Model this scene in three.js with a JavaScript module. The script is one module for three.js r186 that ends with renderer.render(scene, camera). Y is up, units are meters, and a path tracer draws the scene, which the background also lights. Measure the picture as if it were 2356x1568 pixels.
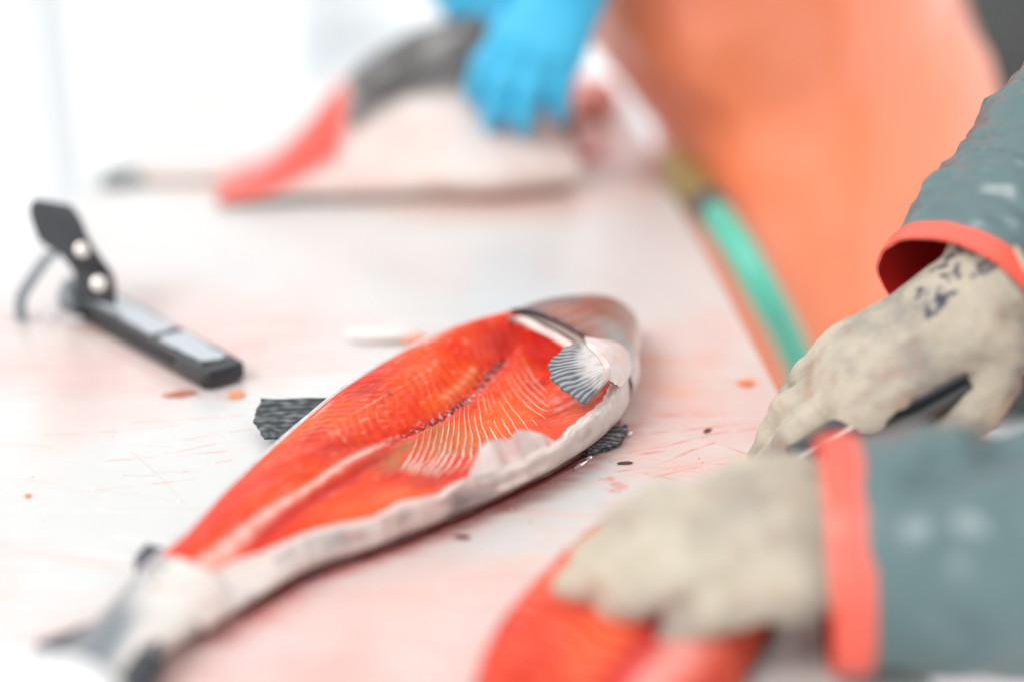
import * as THREE from 'three';
import { RoundedBoxGeometry } from 'three/addons/geometries/RoundedBoxGeometry.js';
import { mergeGeometries } from 'three/addons/utils/BufferGeometryUtils.js';
import { ImprovedNoise } from 'three/addons/math/ImprovedNoise.js';

// ---------------------------------------------------------------- camera, sky, sun, exposure
const V = (x, y, z) => new THREE.Vector3(x, y, z);
const TY = 0.9;                                   // height of the table top
const scene = new THREE.Scene();
const FPX = 1424, ASPECT = 1024 / 681;            // focal length in pixels of a 1024 wide picture (a 50 mm lens)
const camera = new THREE.PerspectiveCamera(2 * Math.atan(340.5 / FPX) * 180 / Math.PI, ASPECT, 0.05, 400);
camera.position.set(0, TY + 0.45, 0);
camera.rotation.order = 'YXZ';
camera.rotation.set(-21 * Math.PI / 180, -1.77 * Math.PI / 180, 0);
camera.updateMatrixWorld();
camera.focus = 1.03;
camera.userData.fStop = 0.98;

const renderer = new THREE.WebGLRenderer({ antialias: true });
renderer.setSize(1024, 681);
renderer.toneMapping = THREE.LinearToneMapping;
renderer.toneMappingExposure = 1.16;
renderer.shadowMap.enabled = true;

{ // overcast sky
  const w = 64, h = 32, d = new Float32Array(w * h * 4);
  for (let j = 0; j < h; j++) for (let i = 0; i < w; i++) {
    const e = ((j + 0.5) / h - 0.5) * 2, k = (j * w + i) * 4;   // -1 nadir, 1 zenith
    const L = e > 0 ? 1.02 + 0.1 * e : 0.92;
    d[k] = L * 0.985; d[k + 1] = L; d[k + 2] = L * 1.02; d[k + 3] = 1;
  }
  const t = new THREE.DataTexture(d, w, h, THREE.RGBAFormat, THREE.FloatType);
  t.mapping = THREE.EquirectangularReflectionMapping; t.magFilter = THREE.LinearFilter; t.needsUpdate = true;
  scene.background = t; scene.environment = t;
}
const sun = new THREE.DirectionalLight(new THREE.Color(1, 0.975, 0.94), 1.5);
sun.position.set(-3.0, 4.9, 1.6); sun.target.position.set(0, TY, -1);
sun.castShadow = true; sun.shadow.radius = 45; sun.shadow.mapSize.set(2048, 2048);
Object.assign(sun.shadow.camera, { left: -3, right: 3, top: 3, bottom: -3, near: 0.5, far: 12 });
scene.add(sun, sun.target);

// ---------------------------------------------------------------- helpers
const noise3 = new ImprovedNoise();
const N = (x, y = 0.37, z = 0.71) => noise3.noise(x + 13.7, y + 7.1, z + 3.3);
function fbm(x, y, z = 0.5, o = 4) { let s = 0, a = 0.5; for (let i = 0; i < o; i++) { s += a * N(x, y, z); x *= 2.03; y *= 2.03; z *= 2.03; a *= 0.5; } return s; }
function rng(seed) { let a = seed >>> 0; return () => { a = (a + 0x6D2B79F5) >>> 0; let t = Math.imul(a ^ (a >>> 15), 1 | a); t = (t + Math.imul(t ^ (t >>> 7), 61 | t)) ^ t; return ((t ^ (t >>> 14)) >>> 0) / 4294967296; }; }
const clamp = (x, a = 0, b = 1) => Math.min(b, Math.max(a, x));
const sm = (a, b, x) => { const t = clamp((x - a) / (b - a)); return t * t * (3 - 2 * t); };
const mix = (a, b, t) => a + (b - a) * t;
const mix3 = (a, b, t) => [mix(a[0], b[0], t), mix(a[1], b[1], t), mix(a[2], b[2], t)];
const gauss = (x, w) => Math.exp(-(x * x) / (w * w));
// a point of the photograph (2356 x 1568 view) at a height above the table top
const CM = camera.matrixWorld;
function at(xd, yd, h = 0) {
  const x = xd * 1024 / 2356, y = yd * 1024 / 2356;
  const d = V(x - 512, 340.5 - y, -FPX).transformDirection(CM), t = (h + TY - camera.position.y) / d.y;
  return camera.position.clone().addScaledVector(d, t);
}
// cubic interpolation in a table of [x, y]
function tab(T) {
  return (x) => {
    const n = T.length;
    if (x <= T[0][0]) return T[0][1]; if (x >= T[n - 1][0]) return T[n - 1][1];
    let i = 0; while (x > T[i + 1][0]) i++;
    const h = T[i + 1][0] - T[i][0], t = (x - T[i][0]) / h, d = (T[i + 1][1] - T[i][1]) / h;
    const d0 = i > 0 ? (T[i][1] - T[i - 1][1]) / (T[i][0] - T[i - 1][0]) : d, d1 = i < n - 2 ? (T[i + 2][1] - T[i + 1][1]) / (T[i + 2][0] - T[i + 1][0]) : d;
    const lim = (a, b) => (a * b <= 0 ? 0 : 2 * a * b / (a + b));
    const m0 = lim(d0, d) * h, m1 = lim(d, d1) * h, t2 = t * t, t3 = t2 * t;
    return (2 * t3 - 3 * t2 + 1) * T[i][1] + (t3 - 2 * t2 + t) * m0 + (-2 * t3 + 3 * t2) * T[i + 1][1] + (t3 - t2) * m1;
  };
}
// grid(nu, nv, f): f(u, v) -> {p:[x,y,z], c:[r,g,b]}; closed joins v=1 to v=0
function grid(nu, nv, f, closed = false) {
  const P = [], C = [], I = [], nvv = closed ? nv : nv + 1;
  for (let i = 0; i <= nu; i++) for (let j = 0; j < nvv; j++) { const r = f(i / nu, j / nv, i, j); P.push(...r.p); C.push(...(r.c ?? [1, 1, 1])); }
  for (let i = 0; i < nu; i++) for (let j = 0; j < nv; j++) {
    const a = i * nvv + j, b = i * nvv + (j + 1) % nvv, c = a + nvv, d = b + nvv;
    I.push(a, b, c, b, d, c);
  }
  const g = new THREE.BufferGeometry();
  g.setAttribute('position', new THREE.Float32BufferAttribute(P, 3));
  g.setAttribute('color', new THREE.Float32BufferAttribute(C, 3));
  g.setIndex(I); g.computeVertexNormals();
  return g;
}
// a tube of given radii along points; squash scales one cross axis; f(k, angle) adds to the radius
function tube(pts, radii, seg = 24, { sides = 20, squash = 1, up = V(0, 1, 0), wob, color, cap = true } = {}) {
  const curve = new THREE.CatmullRomCurve3(pts, false, 'centripetal'), n = pts.length - 1;
  const rad = (t) => { const x = t * n, i = Math.min(n - 1, Math.floor(x)); return mix(radii[i], radii[i + 1], sm(0, 1, x - i)); };
  return grid(seg, sides, (u, v) => {
    const t = clamp(u), p = curve.getPoint(t), d = curve.getTangent(t), a = v * Math.PI * 2;
    const s = V(0, 0, 0).crossVectors(d, up).normalize(), w = V(0, 0, 0).crossVectors(s, d).normalize();
    let r = rad(t); if (cap && (u === 0 || u === 1)) r *= 0.02;
    if (wob) r += wob(t, a, p);
    p.addScaledVector(s, Math.cos(a) * r).addScaledVector(w, Math.sin(a) * r * squash);
    return { p: [p.x, p.y, p.z], c: color ? color(t, a, p) : [1, 1, 1] };
  }, true);
}
// naive surface nets over a signed distance f inside a box
function nets(f, lo, hi, cell, color) {
  const n = [0, 1, 2].map((k) => Math.ceil((hi[k] - lo[k]) / cell) + 1), [nx, ny, nz] = n, F = new Float32Array(nx * ny * nz);
  for (let k = 0, q = 0; k < nz; k++) for (let j = 0; j < ny; j++) for (let i = 0; i < nx; i++, q++) F[q] = f(lo[0] + i * cell, lo[1] + j * cell, lo[2] + k * cell);
  const id = new Int32Array(nx * ny * nz).fill(-1), P = [], I = [], off = [0, 1, nx, nx + 1, nx * ny, nx * ny + 1, nx * ny + nx, nx * ny + nx + 1];
  const E = [[0, 1], [2, 3], [4, 5], [6, 7], [0, 2], [1, 3], [4, 6], [5, 7], [0, 4], [1, 5], [2, 6], [3, 7]];
  for (let k = 0; k < nz - 1; k++) for (let j = 0; j < ny - 1; j++) for (let i = 0; i < nx - 1; i++) {
    const q = i + nx * (j + ny * k); let x = 0, y = 0, z = 0, c = 0;
    for (const [a, b] of E) {
      const fa = F[q + off[a]], fb = F[q + off[b]];
      if ((fa < 0) === (fb < 0)) continue;
      const t = fa / (fa - fb); c++;
      x += mix(a & 1, b & 1, t); y += mix(a >> 1 & 1, b >> 1 & 1, t); z += mix(a >> 2, b >> 2, t);
    }
    if (!c) continue;
    id[q] = P.length / 3; P.push(lo[0] + (i + x / c) * cell, lo[1] + (j + y / c) * cell, lo[2] + (k + z / c) * cell);
  }
  const S = [1, nx, nx * ny];
  for (let k = 1; k < nz - 1; k++) for (let j = 1; j < ny - 1; j++) for (let i = 1; i < nx - 1; i++) {
    const q = i + nx * (j + ny * k);
    for (let d = 0; d < 3; d++) {
      if ((F[q] < 0) === (F[q + S[d]] < 0)) continue;
      const u = S[(d + 1) % 3], v = S[(d + 2) % 3], a = id[q], b = id[q - u], c = id[q - u - v], e = id[q - v];
      if (a < 0 || b < 0 || c < 0 || e < 0) continue;
      if (F[q] < 0) I.push(a, b, c, a, c, e); else I.push(a, c, b, a, e, c);
    }
  }
  const g = new THREE.BufferGeometry();
  g.setAttribute('position', new THREE.Float32BufferAttribute(P, 3)); g.setIndex(I); g.computeVertexNormals();
  if (color) { const C = []; for (let i = 0; i < P.length; i += 3) C.push(...color(P[i], P[i + 1], P[i + 2])); g.setAttribute('color', new THREE.Float32BufferAttribute(C, 3)); }
  return g;
}
const smin = (a, b, k) => { const h = Math.max(k - Math.abs(a - b), 0) / k; return Math.min(a, b) - h * h * k * 0.25; };
function cone(x, y, z, a, b, ra, rb) {
  const bx = b[0] - a[0], by = b[1] - a[1], bz = b[2] - a[2], px = x - a[0], py = y - a[1], pz = z - a[2];
  const t = clamp((px * bx + py * by + pz * bz) / (bx * bx + by * by + bz * bz + 1e-12)), dx = px - bx * t, dy = py - by * t, dz = pz - bz * t;
  return Math.sqrt(dx * dx + dy * dy + dz * dz) - (ra + (rb - ra) * t);
}
const taken = {};
function numbered(n) { const k = taken[n] = (taken[n] ?? -1) + 1; return k ? `${n}_${String(k).padStart(3, '0')}` : n; }
function tag(o, label, category, group, kind) { if (label) o.userData.label = label; if (category) o.userData.category = category; if (group) o.userData.group = group; if (kind) o.userData.kind = kind; return o; }
function mesh(name, g, m, parent) { const o = new THREE.Mesh(g, m); o.name = parent ? name : numbered(name); o.castShadow = o.receiveShadow = true; (parent ?? scene).add(o); return o; }
function thing(name, label, category, p = V(0, 0, 0), turn = 0) { const g = new THREE.Group(); g.name = numbered(name); g.position.copy(p); g.rotation.y = turn; tag(g, label, category); scene.add(g); g.updateMatrixWorld(); return g; }
const rgb = (r, g, b) => new THREE.Color().setRGB(r, g, b);
const mat = (o) => new THREE.MeshPhysicalMaterial({ side: THREE.DoubleSide, ...o });
const VC = (o) => mat({ vertexColors: true, ...o });

// ---------------------------------------------------------------- deck and background
const deckMat = mat({ color: rgb(0.84, 0.86, 0.87), roughness: 0.7 });
{
  const g = new THREE.PlaneGeometry(240, 240); g.rotateX(-Math.PI / 2);
  tag(mesh('deck', g, deckMat), 'white painted deck under and behind the table', 'deck', null, 'structure');
}

// ---------------------------------------------------------------- table
const TX0 = -0.475, TX1 = 0.25, TZ0 = -2.4, TZ1 = -0.28;
const fishO = V(-0.215, TY, -0.62), fishTurn = Math.atan2(0.818, 0.575);
const fishPt = (s, w, h = 0) => V(fishO.x + s * 0.575 + w * 0.818, TY + h, fishO.z - s * 0.818 + w * 0.575);
function tableRelief() {            // cutting grooves and the slight swell of worn plastic
  const S = 1536, cv = document.createElement('canvas'); cv.width = cv.height = S;
  const c = cv.getContext('2d'), img = c.createImageData(S, S), R = rng(9), W = TX1 - TX0, L = TZ1 - TZ0;
  for (let j = 0; j < S; j++) for (let i = 0; i < S; i++) { const x = W * i / S, z = L * j / S, k = (j * S + i) * 4, g = 170 + 60 * N(x * 9, z * 7, 2) + 26 * N(x * 34, z * 26, 5) + 9 * N(x * 130, z * 90, 7); img.data[k] = img.data[k + 1] = img.data[k + 2] = clamp(g, 0, 255); img.data[k + 3] = 255; }
  c.putImageData(img, 0, 0); c.lineCap = 'round';
  for (let i = 0; i < 1100; i++) { const x = R() * S, y = R() * S, a = (R() - 0.5) * (R() < 0.75 ? 0.6 : 2.6), l = 20 + 260 * R() * R(); c.strokeStyle = `rgba(70,70,70,${0.15 + 0.4 * R()})`; c.lineWidth = 0.7 + R(); c.beginPath(); c.moveTo(x, y); c.quadraticCurveTo(x + Math.cos(a) * l * 0.5 + 6 * R(), y + Math.sin(a) * l * 0.2 + 5 * R(), x + Math.cos(a) * l, y + Math.sin(a) * l * 0.45); c.stroke(); }
  const t = new THREE.CanvasTexture(cv); return t;
}
function tableTexture() {
  const S = 2048, cv = document.createElement('canvas'); cv.width = cv.height = S;
  const c = cv.getContext('2d'), W = TX1 - TX0, L = TZ1 - TZ0, img = c.createImageData(S, S), R = rng(5);
  for (let j = 0; j < S; j++) for (let i = 0; i < S; i++) {
    const x = TX0 + W * i / S, z = TZ0 + L * j / S, k = (j * S + i) * 4;
    const a = fbm(x * 5, z * 3.2, 1.5, 3), b = N(x * 60, z * 22, 4) * 0.6 + N(x * 170, z * 60, 9) * 0.4, p = sm(0.02, 0.3, fbm(x * 4 + 9, z * 3, 7.7, 4));
    const t = 1 + 0.05 * a + 0.012 * b;
    img.data[k] = clamp(207 * t + 5 * p, 0, 255); img.data[k + 1] = clamp(207 * t - 10 * p, 0, 255); img.data[k + 2] = clamp(205 * t - 13 * p, 0, 255); img.data[k + 3] = 255;
  }
  c.putImageData(img, 0, 0);
  const X = (p) => (p.x - TX0) / W * S, Y = (p) => (p.z - TZ0) / L * S, sx = S / W, sz = S / L;
  // washed-in blood: an uneven patch made of many small soft dabs
  const patch = (p, rx, rz, col, alpha, dabs = 60, grain = 0.35) => {
    for (let i = 0; i < dabs; i++) {
      const r = Math.sqrt(R()), a = R() * 6.283, x = X(p) + Math.cos(a) * r * rx * sx, y = Y(p) + Math.sin(a) * r * rz * sz, q = grain * (0.4 + R() * 0.9);
      c.save(); c.translate(x, y); c.scale(rx * q * sx, rz * q * sz);
      const g = c.createRadialGradient(0, 0, 0, 0, 0, 1); g.addColorStop(0, `rgba(${col},${alpha})`); g.addColorStop(0.6, `rgba(${col},${alpha * 0.6})`); g.addColorStop(1, `rgba(${col},0)`);
      c.fillStyle = g; c.fillRect(-1, -1, 2, 2); c.restore();
    }
  };
  const line = (pts, w, col) => { c.strokeStyle = col; c.lineWidth = w; c.lineCap = 'round'; c.beginPath(); pts.forEach((p, i) => (i ? c.lineTo(X(p), Y(p)) : c.moveTo(X(p), Y(p)))); c.stroke(); };
  // pink wash below and beside the fish, along its belly, and under the far fish
  const pink = '224,150,135', red = '214,84,66', deep = '150,28,30', orange = '240,130,90';
  patch(at(760, 1470), 0.17, 0.1, pink, 0.05, 150);
  patch(at(560, 1500), 0.07, 0.07, '215,120,110', 0.045, 70);
  patch(at(1050, 1330), 0.1, 0.08, pink, 0.04, 60);
  patch(at(1640, 870), 0.09, 0.13, pink, 0.05, 90);
  patch(at(1520, 850), 0.05, 0.06, orange, 0.045, 50);
  patch(at(1560, 1010), 0.1, 0.06, pink, 0.05, 60);
  patch(at(300, 850), 0.2, 0.06, pink, 0.03, 90);
  patch(at(640, 790), 0.13, 0.06, pink, 0.035, 70);
  patch(at(1150, 400), 0.22, 0.2, '220,140,122', 0.04, 130);
  patch(at(1330, 350), 0.1, 0.13, '222,120,105', 0.09, 60);
  patch(at(1190, 330), 0.09, 0.07, '150,60,60', 0.08, 50);
  patch(at(930, 362), 0.035, 0.06, '190,80,50', 0.16, 30);
  patch(at(1350, 356), 0.03, 0.06, '220,70,60', 0.13, 30);
  patch(at(1180, 430), 0.2, 0.1, '232,178,150', 0.05, 60);
  patch(at(640, 390), 0.05, 0.06, red, 0.08, 40);
  patch(at(570, 800), 0.017, 0.014, '245,120,80', 0.13, 26);
  patch(at(430, 905), 0.02, 0.01, '190,90,60', 0.12, 20);
  patch(at(540, 908), 0.012, 0.012, '240,100,40', 0.2, 14);
  patch(at(230, 755), 0.03, 0.02, '200,110,80', 0.12, 24);
  patch(at(1410, 1112), 0.012, 0.012, '225,70,60', 0.2, 18);
  patch(at(1510, 830), 0.02, 0.014, '235,120,80', 0.14, 18);
  patch(at(1715, 880), 0.013, 0.014, '240,120,60', 0.22, 18);
  patch(at(1590, 950), 0.03, 0.008, red, 0.06, 20);
  patch(at(1190, 1295), 0.02, 0.015, '240,170,120', 0.1, 14);
  patch(at(65, 1140), 0.004, 0.004, '240,120,70', 0.5, 10);
  // blood creeping out along the belly of the fish
  for (let s = 0.1; s < 0.5; s += 0.004) patch(fishPt(s, contactW(s) + 0.004 + 0.004 * R()), 0.012 + 0.008 * R(), 0.006, '190,60,55', 0.06, 10, 0.7);
  for (let s = 0.16; s < 0.5; s += 0.002) patch(fishPt(s, contactW(s) + 0.001 + 0.003 * R()), 0.004, 0.003, deep, 0.12, 4, 0.8);
  // knife scratches: pale grooves and grooves that kept some blood
  for (let i = 0; i < 520; i++) {
    const x = mix(TX0, TX1, R()), z = mix(-1.7, -0.5, R()), a = (R() - 0.5) * (R() < 0.8 ? 0.5 : 2.4) + 0.1, l = 0.02 + 0.12 * R() * R(), b = (R() - 0.5) * 0.15, pts = [];
    for (let k = 0; k <= 6; k++) { const t = k / 6 * l; pts.push(V(x + Math.cos(a + b * k / 6) * t, 0, z + Math.sin(a + b * k / 6) * t)); }
    const kind = R(), al = 0.05 + 0.16 * R();
    line(pts, 0.8 + R() * 1.4, kind < 0.4 ? `rgba(255,255,255,${al * 1.6})` : kind < 0.7 ? `rgba(150,140,132,${al})` : `rgba(208,110,90,${al})`);
  }
  const cuts = [[[1440, 1040], [1540, 1022], [1650, 995], [1740, 985]], [[1490, 1100], [1600, 1075], [1700, 1060], [1760, 1052]], [[1390, 1088], [1500, 1070], [1600, 1032], [1645, 1018]], [[1640, 1012], [1700, 1036], [1760, 1060]], [[1470, 960], [1560, 952], [1640, 948]], [[1400, 1060], [1480, 1042], [1530, 1036]], [[1480, 1085], [1570, 1106], [1620, 1118]], [[1500, 995], [1600, 985], [1700, 975]],
    [[380, 1040], [480, 1024], [560, 1012]], [[240, 1060], [420, 1044], [520, 1036]], [[100, 1000], [280, 990], [420, 975]], [[300, 970], [440, 962], [560, 952]], [[420, 1085], [500, 1062], [560, 1050]], [[180, 1130], [380, 1108], [460, 1100]], [[420, 1010], [540, 990], [580, 985]]];
  for (const [k, q] of cuts.entries()) { const pts = new THREE.CatmullRomCurve3(q.map(([a, b]) => at(a, b))).getPoints(70); for (let i = 0; i < pts.length; i++) pts[i].z += 0.0022 * N(pts[i].x * 40, k * 3.3) + 0.0008 * N(pts[i].x * 160, k); for (let i = 0; i + 1 < pts.length; i++) { const v = clamp(0.55 + 1.3 * N(pts[i].x * 70, k * 1.7)); line([pts[i], pts[i + 1]], 1.1, `rgba(196,92,74,${(k < 8 ? 0.4 : 0.24) * v})`); line([pts[i], pts[i + 1]], 4, `rgba(226,140,120,${(k < 8 ? 0.13 : 0.07) * v})`); } }
  for (let i = 0; i < 150; i++) {
    const x = mix(TX0, TX1, R()), z = mix(-1.5, -0.45, R()), a = (R() - 0.5) * 0.6, l = 0.04 + 0.16 * R(), b = (R() - 0.5) * 0.5, q = [[]];
    for (let k = 0; k <= 14; k++) { const t = k / 14; q[0].push(V(x + Math.cos(a + b * t) * l * t, 0, z + Math.sin(a + b * t) * l * t + 0.002 * N(t * 6, i))); }
    const dens = fbm(x * 4 + 9, z * 3, 7.7, 3) + (x > 0.05 ? 0.1 : 0);
    for (let k = 0; k < 5; k++) line(q[0].map((p) => V(p.x, 0, p.z + (k - 2) * 0.0016)), 1 + 5 * R(), `rgba(${R() < 0.7 ? '226,140,122' : '236,228,224'},${clamp(0.03 + 0.13 * dens, 0.012, 0.08)})`);
  }
  // specks
  for (let i = 0; i < 420; i++) { const p = V(mix(TX0, TX1, R()), 0, mix(-1.5, -0.55, R())), k = R(); c.fillStyle = k < 0.5 ? `rgba(255,255,255,${0.3 + 0.5 * R()})` : `rgba(${k < 0.8 ? '200,90,70' : '120,40,36'},${0.25 + 0.4 * R()})`; c.beginPath(); c.ellipse(X(p), Y(p), 0.8 + 2 * R() * R(), 0.6 + R(), 0, 0, 7); c.fill(); }
  const t = new THREE.CanvasTexture(cv); t.colorSpace = THREE.SRGBColorSpace; t.anisotropy = 8; return t;
}
const contactW = tab([[0.05, 0.02], [0.08, 0.008], [0.114, 0.0], [0.172, 0.002], [0.233, 0.02], [0.283, 0.034], [0.353, 0.049], [0.426, 0.058], [0.47, 0.056], [0.517, 0.04], [0.56, 0.022], [0.62, 0.0], [0.67, -0.03]]);
{
  const t = thing('cutting_table', 'long white plastic fish cutting table stained with blood', 'table', V((TX0 + TX1) / 2, 0, (TZ0 + TZ1) / 2));
  const W = TX1 - TX0, L = TZ1 - TZ0;
  const g = new RoundedBoxGeometry(W, 0.035, L, 4, 0.006); g.translate(0, TY - 0.0175, 0);
  const p = g.attributes.position, uv = g.attributes.uv;
  for (let i = 0; i < p.count; i++) uv.setXY(i, p.getX(i) / W + 0.5, 1 - (p.getZ(i) / L + 0.5));
  mesh('table_top', g, mat({ map: tableTexture(), bumpMap: tableRelief(), bumpScale: 0.0006, roughness: 0.24, specularIntensity: 1 }), t);
  const metal = mat({ color: rgb(0.5, 0.51, 0.52), metalness: 0.8, roughness: 0.45 });
  const rail = (w, l, x, z) => { const b = new RoundedBoxGeometry(w, 0.05, l, 2, 0.004); b.translate(x, TY - 0.0605, z); return mesh('frame_rail', b, metal, t); };
  rail(0.03, L - 0.1, -W / 2 + 0.05, 0); rail(0.03, L - 0.1, W / 2 - 0.05, 0); rail(W - 0.14, 0.03, 0, -L / 2 + 0.066); rail(W - 0.14, 0.03, 0, L / 2 - 0.066);
  for (const sx of [-1, 1]) for (const z of [-1, 0, 1]) { const b = new RoundedBoxGeometry(0.04, TY - 0.086, 0.04, 2, 0.004); b.translate(sx * (W / 2 - 0.05), (TY - 0.086) / 2, z * (L / 2 - 0.09)); mesh('leg', b, metal, t); }
}

// ---------------------------------------------------------------- the cut salmon (x along the fish from tail to head, z towards the belly)
const FL = { base: [0.66, 0.033, 0.009], deep: [0.42, 0.01, 0.007], lite: [0.76, 0.1, 0.02], pale: [0.8, 0.42, 0.32], bone: [0.72, 0.62, 0.52], blood: [0.12, 0.012, 0.02] };
const wetFlesh = () => VC({ roughness: 0.38, clearcoat: 0.16, clearcoatRoughness: 0.08, ior: 1.36, specularIntensity: 0.25 });
const wetSkin = () => VC({ roughness: 0.42, clearcoat: 0.4, clearcoatRoughness: 0.14 });
const wf = tab([[0.094, -0.028], [0.103, -0.046], [0.115, -0.055], [0.156, -0.064], [0.21, -0.081], [0.253, -0.091], [0.312, -0.103], [0.372, -0.112], [0.426, -0.114], [0.481, -0.111], [0.515, -0.1], [0.54, -0.082], [0.556, -0.06]]);
const hf = tab([[0.094, 0.03], [0.12, 0.025], [0.2, 0.028], [0.3, 0.034], [0.4, 0.04], [0.5, 0.046], [0.556, 0.054]]);
const wn = tab([[0.094, -0.024], [0.104, -0.012], [0.135, -0.009], [0.189, 0.005], [0.244, 0.03], [0.306, 0.053], [0.342, 0.066], [0.378, 0.0715], [0.426, 0.068], [0.482, 0.06], [0.515, 0.043], [0.535, 0.015], [0.556, -0.045]]);
const hnWave = (s) => 0.0032 * N(s * 36, 8.2) * sm(0.13, 0.2, s) * sm(0.5, 0.44, s), hn0 = tab([[0.094, 0.03], [0.135, 0.026], [0.189, 0.0275], [0.244, 0.03], [0.306, 0.033], [0.378, 0.0365], [0.426, 0.039], [0.482, 0.043], [0.525, 0.049], [0.556, 0.055]]), hn = (s) => hn0(s) + hnWave(s);
const wsp = tab([[0.094, -0.026], [0.113, -0.02], [0.2, -0.026], [0.274, -0.031], [0.324, -0.034], [0.381, -0.034], [0.43, -0.04], [0.477, -0.052], [0.515, -0.057], [0.556, -0.055]]);
const hsp = tab([[0.094, 0.03], [0.113, 0.028], [0.2, 0.033], [0.27, 0.033], [0.32, 0.031], [0.38, 0.028], [0.45, 0.027], [0.515, 0.032], [0.556, 0.055]]);
const wavyN = (s) => 0.0058 * N(s * 30, 2.2) + 0.0018 * N(s * 130, 5.1) + 0.0002 * N(s * 420, 1.1);
const nearW = (s) => wn(s) - 0.0032 + wavyN(s) * sm(0.1, 0.14, s);
function fleshTop(s, w) {           // height of the cut face
  const f = wf(s) + 0.002, n = nearW(s), p = wsp(s), W = n - f;
  const cav = sm(0.2, 0.31, s) * (1 - sm(0.49, 0.545, s));
  let h;
  if (w < p) { const q = clamp((w - f) / Math.max(1e-4, p - f)); h = mix(hf(s) - 0.001, hsp(s), sm(0, 1, q)) + 0.006 * Math.sin(Math.PI * q) * sm(0.09, 0.16, s) * (1 - sm(0.5, 0.55, s)); }
  else { const q = clamp((w - p) / Math.max(1e-4, n - p)); h = mix(hsp(s), hn(s) - 0.001, Math.pow(q, 1.7)) - (0.0045 * cav + 0.0015) * Math.sin(Math.PI * Math.pow(q, 0.8)) * sm(0.095, 0.13, s); }
  const d = w - p, ridge = sm(0.1, 0.13, s) * (1 - sm(0.27, 0.32, s)), groove = sm(0.3, 0.34, s) * (1 - sm(0.5, 0.53, s));
  h += 0.0017 * ridge * gauss(d, 0.004) - 0.0011 * ridge * gauss(d - 0.009, 0.005) - 0.0035 * groove * gauss(d, 0.005) * (1 + 0.8 * N(s * 180, d * 300));
  const edge = sm(0, 0.006, w - f) * sm(0, 0.006, n - w);
  h += edge * (0.0013 * N(s * 40, w * 60, 3) + 0.0006 * N(s * 120, w * 190, 8) + 0.00022 * N(s * 420, w * 700, 5));
  if (w < p) h += edge * 0.0002 * Math.sin((s * 620 + 160 * Math.pow(Math.abs(w - (f + p) / 2), 1) * 2.2)) * sm(0.16, 0.3, s);
  return h;
}
const RIBS = 23, ribS0 = (i) => 0.352 + i * 0.0075 + 0.0016 * N(i * 2.3, 8), ribLean = (s0) => mix(0.125, 0.085, sm(0.38, 0.51, s0));
function ribPath(i, q) { const s0 = ribS0(i), s = s0 - ribLean(s0) * q * (1.1 - 0.1 * q) - 0.001 * N(i * 3.1, q * 3), p = wsp(s0); return [s, mix(p + 0.004, nearW(s) - 0.012, q)]; }
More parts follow.
